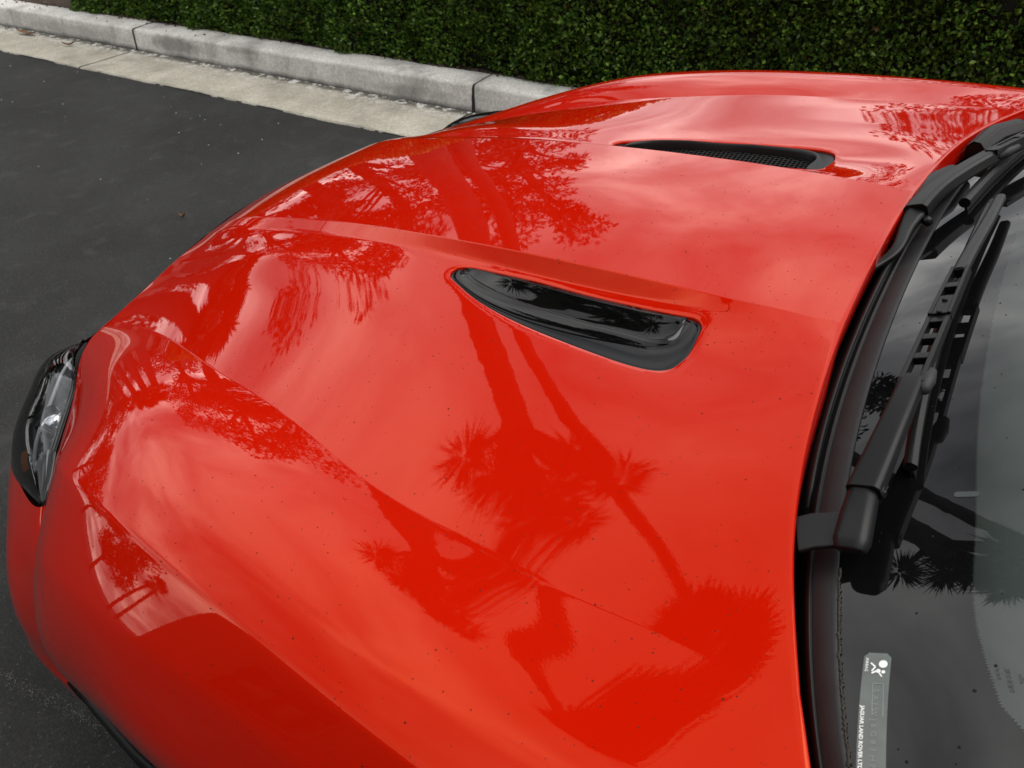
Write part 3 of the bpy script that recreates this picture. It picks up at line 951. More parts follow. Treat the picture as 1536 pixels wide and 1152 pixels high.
# ------------------------------------------------------------------ wipers
def frame_part(name, a, b, w0, w1, h, holes, mat, parent, wall=.006):
    """ladder frame from a to b with open windows; holes = list of (t0, t1)"""
    a = np.array(a); b = np.array(b); t = (b - a); L = np.linalg.norm(t); t = t / L
    nrm = GN; s = np.cross(t, nrm); s /= np.linalg.norm(s); u = np.cross(s, t)
    def P(d, x, z): return a + t * d * L + s * x + u * z
    mb = MB()
    def blk(d0, d1, x0, x1, xe0, xe1, z0=-h / 2, z1=h / 2):
        V = [P(d0, x0, z0), P(d1, xe0, z0), P(d1, xe1, z0), P(d0, x1, z0), P(d0, x0, z1), P(d1, xe0, z1), P(d1, xe1, z1), P(d0, x1, z1)]
        mb.add(V, [(0, 3, 2, 1), (4, 5, 6, 7), (0, 1, 5, 4), (1, 2, 6, 5), (2, 3, 7, 6), (3, 0, 4, 7)])
    def wd(d): return (w0 + (w1 - w0) * d) / 2
    blk(0, 1, -wd(0), -wd(0) + wall, -wd(1), -wd(1) + wall)
    blk(0, 1, wd(0) - wall, wd(0), wd(1) - wall, wd(1))
    cur = 0.0
    for (h0, h1) in holes + [(1.0, 1.0)]:
        if h0 > cur: blk(cur, h0, -wd(cur) + wall * .9, wd(cur) - wall * .9, -wd(h0) + wall * .9, wd(h0) - wall * .9, -h * .42, h * .44)
        cur = h1
    return mb.build(name, mat, parent, bevel=.0011, seg=2)

_g0, _g1, _g2 = glass_pt(-.3, .05), glass_pt(-.3, .15), glass_pt(-.1, .05)
GN = np.cross(_g2 - _g0, _g1 - _g0); GN = GN / np.linalg.norm(GN)
if GN[2] < 0: GN = -GN

def near_wiper():
    # arm with its channel section: hinge head, arm, clip
    w = MB()
    P = np.array([(.1135, -.603, .927), (.1118, -.594, .932), (.1082, -.560, .9375), (.1060, -.530, .9400)])
    w.add(*rect_sweep(P, [.028, .035, .033, .029], [.018, .024, .024, .022], .5, GN))
    arm = w.build('wiper', M['wiper'], car, bevel=.003, seg=3)
    arm['label'] = 'black wiper lying across the near half of the windscreen'
    a = MB()
    P = poly_spline([(.1058, -.535, .9435), (.1072, -.495, .9490), (.1085, -.450, .9560), (.1100, -.40, .9620), (.1106, -.357, .9650)])(np.linspace(0, 1, 12))
    a.add(*rect_sweep(P, np.linspace(.035, .026, 12), np.linspace(.021, .016, 12), .38, GN))
    a.build('arm', M['wiper'], arm, bevel=.0015)
    # pivot pin with washer
    t = np.array([.0, .17, .03]); t = t / np.linalg.norm(t)
    s = np.cross(t, GN); s /= np.linalg.norm(s)
    c = np.array([.1066, -.528, .940])
    p = MB(); p.tube([c + s * .010, c + s * .0185, c + s * .0195], [.0062, .0062, .005], 18); p.build('hinge_pin', M['wiper'], arm, smooth=True)
    p = MB(); p.tube([c + s * .018, c + s * .0205], [.003, .0025], 12); p.build('hinge_pin', M['satin_black'], arm, smooth=True)
    # plate from the scuttle to the arm head
    pl = MB(); pl.add(*rect_sweep([(.062, -.588, .905), (.075, -.583, .914), (.098, -.575, .922), (.108, -.572, .924)], [.046, .046, .044, .042], [.006] * 4, .4, (0, 0, 1)))
    pl.build('pivot_plate', M['satin_black'], arm, bevel=.001)
    # carrier with three windows, then the top frame
    frame_part('carrier', (.1105, -.365, .9650), (.1135, -.205, .9640), .028, .027, .012, [(.12, .32), (.40, .60), (.68, .86)], M['wiper'], arm)
    frame_part('blade_clip', (.1132, -.212, .9665), (.1170, -.083, .9680), .027, .023, .014, [(.36, .54), (.64, .92)], M['wiper'], arm, .0048)
    for d in (.02, .26):
        c = np.array((.1132, -.212, .9665)) * (1 - d) + np.array((.1170, -.083, .9680)) * d
        r = MB(); r.tube([c + GN * .005, c + GN * .0085, c + GN * .009], [.0035, .0033, .0022], 12); r.build('rivet', M['wiper'], arm, smooth=True)
    # clip bump on the side of the arm
    c = np.array([.1245, -.352, .968]); d = np.array([.003, .045, .003])
    r = MB(); r.tube([c - d * .5, c - d * .38, c, c + d * .4, c + d * .5], [.002, .008, .0095, .006, .002], 14); r.build('side_clip', M['grey_plastic'], arm, smooth=True)
    # blade: spoiler along its whole length and the rubber lip on the glass
    path = []
    for t_ in np.linspace(0, 1, 30):
        y = -.47 + .66 * t_; yy = y
        s_ = .058 + .012 * t_
        g = glass_pt(yy / (1 - .2 * s_ / .85), s_) + GN * .014
        path.append(g)
    path = np.array(path)
    off = np.array([.012, 0, .006])
    sp = MB(); sp.add(*rect_sweep(path + off * .6, [.014] * 30, [.012] * 29 + [.007], .7, GN)); sp.build('blade', M['rubber'], arm, bevel=.001)
    rb = MB(); rb.add(*rect_sweep(path + off * .6 - GN * .0105, [.004] * 30, [.009] * 30, .3, GN)); rb.build('rubber_lip', M['rubber'], arm)
    hi = MB()
    hp = poly_spline([(.1165, -.092, .9675), (.1196, -.029, .9672), (.1261, .06, .9672), (.1318, .176, .9640)])(np.linspace(0, 1, 14))
    hi.add(*rect_sweep(hp, np.linspace(.020, .0155, 14), np.linspace(.016, .012, 14), .55, GN)); hi.build('spoiler', M['rubber'], arm, bevel=.0012)
    return arm
near_wiper()

def far_wiper():
    a = MB()
    P = poly_spline([(-.008, -.020, .893), (.0004, .008, .892), (.0165, .037, .902), (.0200, .092, .914), (.0255, .150, .9265)])(np.linspace(0, 1, 16))
    a.add(*rect_sweep(P, np.interp(np.linspace(0, 1, 16), [0, .3, .7, 1], [.013, .016, .022, .032]), np.interp(np.linspace(0, 1, 16), [0, .5, 1], [.010, .012, .022]), .4, (0, 0, 1)))
    arm = a.build('wiper', M['wiper'], car, bevel=.0015)
    arm['label'] = 'black wiper on the far half of the windscreen'
    b = MB()
    P = poly_spline([(.0240, .142, .9290), (.036, .206, .9375), (.0625, .2772, .948), (.0918, .336, .958), (.150, .43, .976), (.21, .53, .992)])(np.linspace(0, 1, 18))
    b.add(*rect_sweep(P, np.linspace(.038, .026, 18), np.linspace(.028, .018, 18), .38, GN)); b.build('arm', M['wiper'], arm, bevel=.0015)
    c = np.array([.0300, .146, .924])
    p = MB(); p.tube([c + np.array([.012, -.012, .0]), c + np.array([.018, -.020, .0])], [.0075, .007], 16); p.build('hinge_pin', M['satin_black'], arm, smooth=True)
    c = np.array([.118, .355, .968]); d = np.array([.03, .04, .012])
    r = MB(); r.tube([c - d * .5, c - d * .38, c, c + d * .4, c + d * .5], [.002, .008, .0095, .006, .002], 14); r.build('side_clip', M['grey_plastic'], arm, smooth=True)
    path = []
    for t_ in np.linspace(0, 1, 20):
        y = .20 + .50 * t_
        path.append(glass_pt(y / (1 - .2 * .05 / .85), .036 + .06 * t_) + GN * .016)
    s = MB(); s.add(*rect_sweep(path, [.018] * 20, [.016] * 20, .6, GN)); s.build('blade', M['rubber'], arm, bevel=.001)
    path = [p - GN * .011 for p in path]
    s = MB(); s.add(*rect_sweep(path, [.004] * 20, [.009] * 20, .3, GN)); s.build('rubber_lip', M['rubber'], arm)
    P2 = [(.155, .45, .985), (.21, .55, 1.0)]
    frame_part('carrier', (.095, .335, .970), (.165, .455, .990), .024, .022, .010, [(.15, .45), (.55, .85)], M['wiper'], arm, .0045)
    return arm
far_wiper()
# scuttle end caps that show behind the bonnet edge
cap = MB(); cap.add(*rect_sweep([(.010, .235, .902), (.030, .31, .908), (.052, .38, .905)], [.045, .05, .045], [.03, .04, .03], .6, (0, 0, 1)))
cap.build('scuttle_cap', M['satin_black'], car, bevel=.006, seg=3)
cap = MB(); cap.add(*rect_sweep([(.065, .49, .905), (.085, .56, .91), (.12, .64, .905)], [.035, .045, .04], [.04, .05, .04], .6, (0, 0, 1)))
cap.build('scuttle_cap', M['satin_black'], car, bevel=.006, seg=3)
# ------------------------------------------------------------------ identification sticker on the glass
def place_text(body, size, centre_ys, mat, parent, name, bold=0.0, spacing=1.0):
    """text lying on the glass, reading towards the near side; centre_ys = (y, s) of its start"""
    cu = bpy.data.curves.new(name, 'FONT'); cu.body = body; cu.size = size; cu.offset = bold; cu.space_character = spacing
    cu.resolution_u = 2
    o = bpy.data.objects.new(name, cu); COL.objects.link(o)
    dg = bpy.context.evaluated_depsgraph_get()
    me = bpy.data.meshes.new_from_object(o.evaluated_get(dg))
    bpy.data.objects.remove(o)
    y0, s0, lift = centre_ys
    co = np.empty(len(me.vertices) * 3); me.vertices.foreach_get('co', co); co = co.reshape(-1, 3)
    out = np.array([glass_pt(y0 - c[0], s0 + c[1]) + GN * lift for c in co])
    me.vertices.foreach_set('co', out.ravel()); me.update()
    me.materials.clear(); me.materials.append(mat)
    return link(bpy.data.objects.new(name, me), parent)

def glass_patch(name, y0, y1, s0, s1, lift, mat, parent, r=.004):
    n = 7; pts = []
    for cx, cy, a0 in ((y1 - r, s1 - r, 0), (y0 + r, s1 - r, 90), (y0 + r, s0 + r, 180), (y1 - r, s0 + r, 270)):
        for k in range(n):
            a = math.radians(a0 + 90 * k / (n - 1)); pts.append((cx + r * math.cos(a), cy + r * math.sin(a)))
    V = [glass_pt(a, b) + GN * lift for a, b in pts]
    c = glass_pt((y0 + y1) / 2, (s0 + s1) / 2) + GN * lift
    V.append(c)
    return mesh_obj(name, V, [(i, (i + 1) % len(pts), len(pts)) for i in range(len(pts))], mat, parent, smooth=False)
M['sticker'] = simple('sticker_film', (.105, .122, .115), .03, spec=.5, var=.12, vscale=60)
M['ink_white'] = simple('white_ink', (.80, .82, .80), .3)
M['ink_line'] = simple('pale_ink', (.26, .29, .28), .25)
M['etch'] = simple('glass_etching', (.03, .033, .033), .3)
SY0, SS0, SKEW, SW = -.6905, .0232, .17, .0225
def on_sticker(d, f):
    """d metres along the sticker from its inner end, f fraction across; returns glass coordinates (y, s)"""
    return (SY0 - d, SS0 + f * SW - SKEW * d)
_pt = glass_pt
def sticker_text(body, size, d, f, mat, bold, spacing=1.0):
    cu = bpy.data.curves.new('lettering', 'FONT'); cu.body = body; cu.size = size; cu.offset = bold; cu.space_character = spacing
    cu.resolution_u = 2
    o = bpy.data.objects.new('lettering', cu); COL.objects.link(o)
    me = bpy.data.meshes.new_from_object(o.evaluated_get(bpy.context.evaluated_depsgraph_get()))
    bpy.data.objects.remove(o)
    co = np.empty(len(me.vertices) * 3); me.vertices.foreach_get('co', co); co = co.reshape(-1, 3)
    out = []
    for c in co:
        y, s = on_sticker(d + c[0], f); out.append(glass_pt(y, s + c[1]) + GN * .0011)
    me.vertices.foreach_set('co', np.array(out).ravel()); me.update()
    me.materials.clear(); me.materials.append(mat)
    return link(bpy.data.objects.new('lettering', me), sticker)
def sticker_poly(name, pts, mat, lift=.0011):
    V = [glass_pt(*on_sticker(d, f)) + GN * lift for d, f in pts]
    return mesh_obj(name, V, [tuple(range(len(V)))], mat, sticker, smooth=False)
V_ = []; nd_ = 40
for i in range(nd_ + 1):
    d_ = .15 * i / nd_
    e_ = .17 * max(0, 1 - d_ / .0035) ** 2
    for k in range(7):
        V_.append(glass_pt(*on_sticker(d_, e_ + (1 - 2 * e_) * k / 6)) + GN * .0005)
sticker = mesh_obj('sticker', V_, grid_faces(nd_ + 1, 7), M['sticker'], screen)
sticker['label'] = 'grey-green identification sticker with white printing'
sticker_text('AIRBAG', .0034, .0055, .09, M['ink_white'], .00006, 1.1)
sticker_text('JAGUAR LAND ROVER LTD', .0043, .0490, .07, M['ink_white'], .00014, .98)
sticker_text('SAJWJ6G83HMK0KR83', .0066, .0335, .46, M['ink_line'], -.00010, 1.75)
def s_disc(d, f, r, squash=1):
    return sticker_poly('emblem', [(d + r * math.cos(2 * math.pi * k / 20), f + r / SW * math.sin(2 * math.pi * k / 20) * squash) for k in range(20)], M['ink_white'])
def s_bar(a, b, w, mat=None, name='emblem'):
    a = np.array(a); b = np.array(b); t = (b - a) * np.array([1, SW]); t = t / np.linalg.norm(t); q = np.array([-t[1], t[0] / SW]) * w / 2
    return sticker_poly(name, [tuple(a + q), tuple(b + q), tuple(b - q), tuple(a - q)], mat or M['ink_white'])
s_disc(.0105, .73, .0036)
s_disc(.0178, .76, .0016)
s_disc(.0172, .58, .0019)
s_bar((.0168, .55), (.0195, .34), .0016)
s_bar((.0100, .28), (.0135, .46), .0014)
s_bar((.0135, .46), (.0175, .34), .0014)
s_bar((.0190, .62), (.0222, .72), .0013)
for a, b in (((.0285, .42), (.145, .42)), ((.0285, .80), (.145, .80)), ((.0285, .42), (.0285, .80))):
    s_bar(a, b, .00045, M['ink_line'], 'printed_frame')
# etched marks further up the glass
def bar(p0, p1, w, mat, name, parent, lift=.0008):
    p0 = np.array(p0); p1 = np.array(p1); d = p1 - p0; d = d / np.linalg.norm(d); q = np.array([-d[1], d[0]]) * w / 2
    V = [glass_pt(*c) + GN * lift for c in (p0 + q, p1 + q, p1 - q, p0 - q)]
    return mesh_obj(name, V, [(0, 1, 2, 3)], mat, parent, smooth=False)
bar((-.7065, .1395), (-.7065, .1475), .0034, M['etch'], 'etched_mark', screen)
bar((-.7030, .1395), (-.7100, .1395), .0024, M['etch'], 'etched_mark', screen)
bar((-.7030, .1475), (-.7100, .1475), .0024, M['etch'], 'etched_mark', screen)
for k in range(5):
    bar((-.6985 - .0042 * k, .1315), (-.7013 - .0042 * k, .1315), .0036, M['etch'], 'etched_mark', screen)
for k in range(3):
    bar((-.6985 - .0034 * k, .1245), (-.7005 - .0034 * k, .1245), .0026, M['etch'], 'etched_mark', screen)
M['slot'] = simple('frit_slot', (.045, .05, .05), .0)
glass_patch('frit_slot', -.5085, -.5010, .105, .128, .0005, M['slot'], screen, .0035)

# ------------------------------------------------------------------ rest of the car
def loft_x(name, xs, prof, mat, parent, n=24):
    """prof(x) -> list of (y,z); mirrored to both sides by caller"""
    rows = [np.column_stack([np.full(len(prof(x)), x), np.array(prof(x))]) for x in xs]
    return rows

def arch_z(x, ax, base, r=.365):
    d = abs(x - ax)
    return max(base, .345 + math.sqrt(r * r - d * d)) if d < r else base
AX0, AX1 = -.22, 2.38
def side_prof(x):
    t = (x - .2) / 2.75
    w = 1.055 + .02 * math.sin(math.pi * min(1, max(0, (x - 1.3) / 1.6))) - .20 * max(0, (x - 2.45) / .5) ** 2
    sh = .90 + .03 * math.sin(math.pi * min(1, max(0, (x - .9) / 1.8))) - .03 * max(0, (x - 2.4) / .5)
    zb = arch_z(x, AX1, .24)
    pts = [(w - .045, .24), (w, .46), (w - .005, .62), (w - .05, .76), (w - .09, .85), (w - .16, sh), (w - .19, sh + .012)]
    f = spline(np.arange(len(pts)), np.array(pts)); c = f(np.linspace(0, len(pts) - 1, 26))
    c[:, 1] = np.maximum(c[:, 1], zb) if zb > .3 else c[:, 1]
    return c
def side_panel(name, x0, x1, sgn, mat, n=40):
    rows = [np.column_stack([np.full(26, x), side_prof(x) * np.array([sgn, 1])]) for x in np.linspace(x0, x1, n)]
    rows = np.array(rows)
    o = mesh_obj(name, rows.reshape(-1, 3), grid_faces(n, 26), mat, car)
    bm = bmesh.new(); bm.from_mesh(o.data); bmesh.ops.recalc_face_normals(bm, faces=bm.faces)
    if sum(f.normal.y * sgn for f in bm.faces) < 0: bmesh.ops.reverse_faces(bm, faces=bm.faces)
    bm.to_mesh(o.data); bm.free()
    return o
for s_ in (-1, 1):
    d = side_panel('door', .21, 1.42, s_, M['paint'])
    h = MB(); h.add(*rect_sweep([(1.12, 1.012 * s_, .78), (1.22, 1.016 * s_, .782), (1.32, 1.012 * s_, .78)], [.02] * 3, [.03] * 3, .4, (0, 0, 1))); h.build('handle', M['paint'], d, bevel=.003)
    mir = MB(); mir.add(*rect_sweep([(.50, .93 * s_, .96), (.50, 1.0 * s_, .985), (.50, 1.12 * s_, 1.0), (.51, 1.165 * s_, 1.0)], [.05, .14, .15, .09], [.05, .12, .13, .08], .6, (0, 0, 1)))
    mo = mir.build('mirror', M['paint'], d, smooth=True); ms = mo.modifiers.new('sub', 'SUBSURF'); ms.levels = ms.render_levels = 2
    side_panel('rear_quarter', 1.426, 2.93, s_, M['paint'])
    # front wing lower part behind the wheel is part of the clamshell; black inner arch
    for ax in (AX0, AX1):
        w = MB(); w.tube([(ax, .60 * s_, .345), (ax, 1.0 * s_, .345)], .375, 40)
        w.build('wheel_arch_liner', M['dark'], car)
# wheels
def wheel(x, sgn):
    y = .90 * sgn
    prof = [(-.12, .25), (-.125, .30), (-.115, .335), (-.09, .345), (.09, .345), (.115, .335), (.125, .30), (.12, .25)]
    V = []; n = 48
    for a in range(n):
        t = 2 * math.pi * a / n
        for (dy, r) in prof: V.append((x + r * math.cos(t), y + dy * sgn, .345 + r * math.sin(t)))
    F = []
    m = len(prof)
    for a in range(n):
        for k in range(m - 1):
            F.append((a * m + k, ((a + 1) % n) * m + k, ((a + 1) % n) * m + k + 1, a * m + k + 1))
    w = empty('wheel', (0, 0, 0)); w.parent = car
    mesh_obj('tyre', V, F, M['rubber'], w)
    r = MB(); prof2 = 40
    ring = [(x + .235 * math.cos(2 * math.pi * k / 40), y + .112 * sgn, .345 + .235 * math.sin(2 * math.pi * k / 40)) for k in range(41)]
    r.tube(ring, .016, 8)
    for k in range(5):
        for dd in (-.16, .16):
            a = 2 * math.pi * k / 5 + .3
            r.tube([(x + .05 * math.cos(a), y + .10 * sgn, .345 + .05 * math.sin(a)), (x + .232 * math.cos(a + dd), y + .112 * sgn, .345 + .232 * math.sin(a + dd))], [.016, .012], 6)
    r.tube([(x, y + .06 * sgn, .345), (x, y + .115 * sgn, .345)], .055, 16)
    r.build('rim', M['alloy'], w, smooth=True)
    b = MB(); b.tube([(x, y - .1 * sgn, .345), (x, y + .03 * sgn, .345)], .24, 30); b.build('brake_disc', M['dark'], w)
for s_ in (-1, 1):
    for ax in (AX0, AX1): wheel(ax, s_)
# roof, pillars and tail
def roof_prof(x):
    z = float(np.interp(x, [.80, 1.0, 1.3, 1.7, 2.1, 2.5, 2.75], [1.235, 1.27, 1.285, 1.262, 1.18, 1.04, .955]))
    w = float(np.interp(x, [.80, 1.3, 2.0, 2.75], [.62, .62, .60, .66]))
    return z, w
rows = []
for x in np.linspace(.80, 2.75, 40):
    z, w = roof_prof(x)
    rows.append([(x, w * t, z - .035 * t ** 2 - .03 * t ** 8) for t in np.linspace(-1, 1, 31)])
roof = mesh_obj('roof', np.array(rows).reshape(-1, 3), grid_faces(40, 31), M['gloss_black'], car)
for s_ in (-1, 1):
    w = MB(); w.add(*rect_sweep([(.17, .865 * s_, .885), (.40, .815 * s_, 1.005), (.65, .735 * s_, 1.135), (.86, .64 * s_, 1.225)], [.055, .05, .05, .05], [.05, .045, .04, .04], .5, (0, 0, 1)))
    w.build('pillar', M['paint'], car, bevel=.008, seg=3)
    rows = []
    for x in np.linspace(.26, 2.70, 40):
        zt = float(np.interp(x, [.26, .86, 1.3, 1.7, 2.1, 2.5, 2.70], [.925, 1.215, 1.245, 1.215, 1.13, .99, .935]))
        yt = float(np.interp(x, [.26, .86, 1.3, 2.0, 2.70], [.85, .645, .615, .60, .70]))
        pb = side_prof(x)[-1]
        rows.append([(x, (pb[0] + (yt - pb[0]) * t) * s_, pb[1] + (zt - pb[1]) * t) for t in np.linspace(0, 1, 5)])
    so = mesh_obj('side_window', np.array(rows).reshape(-1, 3), grid_faces(40, 5), M['side_glass'], car)
    bm = bmesh.new(); bm.from_mesh(so.data); bmesh.ops.recalc_face_normals(bm, faces=bm.faces)
    if sum(f.normal.y * s_ for f in bm.faces) < 0: bmesh.ops.reverse_faces(bm, faces=bm.faces)
    bm.to_mesh(so.data); bm.free()
rows = []
for t in np.linspace(0, 1, 12):
    x = 2.72 + .22 * math.sin(t * math.pi / 2)
    z = .955 - .72 * (1 - math.cos(t * math.pi / 2)) - (.02 * t)
    pr = side_prof(min(2.93, x))
    wmax = np.interp(z, pr[:, 1], pr[:, 0]) if False else 1.0 - .12 * t + (-.15 if t < .1 else 0)
    rows.append([(x - .10 * (abs(s)) ** 3, s * (.80 + .02 * t), z) for s in np.linspace(-1, 1, 21)])
mesh_obj('tail', np.array(rows).reshape(-1, 3), grid_faces(12, 21), M['paint'], car)
fl = MB(); fl.box((-1.45, -.70, .17), (2.85, .70, .21)); fl.build('floor_pan', M['dark'], car)
# cabin
def dash_z(x, y): return .875 + .10 * min(1, max(0, (x - .22) / .45)) - .03 * y * y
rows = []
for x in np.r_[np.linspace(.14, .72, 14), .76, .78]:
    rows.append([(x, y, dash_z(x, y) - (0 if x < .73 else .03 if x < .77 else .25)) for y in np.linspace(-.74, .74, 31)])
dash = mesh_obj('dashboard', np.array(rows).reshape(-1, 3), grid_faces(len(rows), 31), M['dash'], car)
bn = MB(); bn.add(*rect_sweep([(.52, -.36, .955), (.62, -.36, .985), (.74, -.36, .985)], [.30, .34, .34], [.05, .07, .06], .6, (0, 0, 1)))
bn.build('instrument_hood', M['dash'], dash, bevel=.015, seg=3)
stw = MB(); stw.tube([(.92 + .06 * math.sin(a), -.36 + .18 * math.cos(a), .82 + .165 * math.sin(a)) for a in np.linspace(0, 2 * math.pi, 33)], .014, 8)
stw.tube([(.88, -.36 - .17, .82), (.89, -.36 + .17, .82)], .016, 6)
stw.build('steering_wheel', M['seat'], car, smooth=True)
for s_ in (-.38, .38):
    st = MB(); st.add(*rect_sweep([(1.10, s_, .48), (1.45, s_, .46)], [.46, .46], [.16, .18], .5, (0, 0, 1)))
    st.add(*rect_sweep([(1.50, s_, .50), (1.62, s_, .85), (1.68, s_, 1.12)], [.48, .46, .24], [.14, .12, .10], .5, (1, 0, 0)))
    st.build('seat', M['seat'], car, bevel=.02, seg=3)
bk = MB(); bk.box((1.75, -.7, .25), (1.80, .7, 1.0)); bk.build('bulkhead', M['dark'], car)

# ------------------------------------------------------------------ ground, gutter, kerb
def make_asphalt():
    m, n, l, b = new_mat('asphalt')
    tc = n.new('ShaderNodeTexCoord')
    def noise(s, d, r=.55):
        t = n.new('ShaderNodeTexNoise'); t.inputs['Scale'].default_value = s; t.inputs['Detail'].default_value = d; t.inputs['Roughness'].default_value = r
        l.new(tc.outputs['Object'], t.inputs['Vector']); return t
    big = noise(1.1, 6, .6); fine = noise(120, 5, .7); mid = noise(7, 5, .65)
    v = n.new('ShaderNodeTexVoronoi'); v.inputs['Scale'].default_value = 330; l.new(tc.outputs['Object'], v.inputs['Vector'])
    r1 = n.new('ShaderNodeValToRGB'); r1.color_ramp.elements[0].position = .30; r1.color_ramp.elements[1].position = .72
    r1.color_ramp.elements[0].color = (.0135, .0135, .0131, 1); r1.color_ramp.elements[1].color = (.037, .0373, .036, 1)
    l.new(fine.outputs['Fac'], r1.inputs[0])
    r2 = n.new('ShaderNodeValToRGB'); r2.color_ramp.elements[0].position = .38; r2.color_ramp.elements[1].position = .72
    r2.color_ramp.elements[0].color = (.72, .72, .72, 1); r2.color_ramp.elements[1].color = (1.45, 1.46, 1.46, 1)
    l.new(big.outputs['Fac'], r2.inputs[0])
    mx = n.new('ShaderNodeMix'); mx.data_type = 'RGBA'; mx.blend_type = 'MULTIPLY'; mx.inputs['Factor'].default_value = 1
    l.new(r1.outputs[0], mx.inputs['A']); l.new(r2.outputs[0], mx.inputs['B'])
    r3 = n.new('ShaderNodeValToRGB'); r3.color_ramp.elements[0].position = .54; r3.color_ramp.elements[1].position = .74
    r3.color_ramp.elements[0].color = (0, 0, 0, 1); r3.color_ramp.elements[1].color = (.35, .35, .35, 1)
    l.new(mid.outputs['Fac'], r3.inputs[0])
    m2 = n.new('ShaderNodeMix'); m2.data_type = 'RGBA'
    l.new(r3.outputs[0], m2.inputs['Factor']); l.new(mx.outputs['Result'], m2.inputs['A']); m2.inputs['B'].default_value = (.075, .075, .072, 1)
    # pale aggregate chips: a few voronoi cells
    lt = n.new('ShaderNodeMath'); lt.operation = 'GREATER_THAN'; lt.inputs[1].default_value = .985
    sc = n.new('ShaderNodeSeparateColor'); l.new(v.outputs['Color'], sc.inputs[0]); l.new(sc.outputs[0], lt.inputs[0])
    m3 = n.new('ShaderNodeMix'); m3.data_type = 'RGBA'; m3.inputs['B'].default_value = (.075, .075, .072, 1)
    l.new(lt.outputs[0], m3.inputs['Factor']); l.new(m2.outputs['Result'], m3.inputs['A'])
    l.new(m3.outputs['Result'], b.inputs['Base Color'])
    b.inputs['Roughness'].default_value = .82; b.inputs['Specular IOR Level'].default_value = .35
    ad = n.new('ShaderNodeMath'); ad.operation = 'ADD'; l.new(v.outputs['Distance'], ad.inputs[0]); l.new(fine.outputs['Fac'], ad.inputs[1])
    bp = n.new('ShaderNodeBump'); bp.inputs['Strength'].default_value = .9; bp.inputs['Distance'].default_value = .004
    l.new(ad.outputs[0], bp.inputs['Height']); l.new(bp.outputs[0], b.inputs['Normal'])
    return m
M['asphalt'] = make_asphalt()
n_ = 9
gd = mesh_obj('ground', [(-600, -600, 0), (600, -600, 0), (600, 600, 0), (-600, 600, 0)], [(0, 1, 2, 3)], M['asphalt'], smooth=False)
tag(gd, kind='structure')

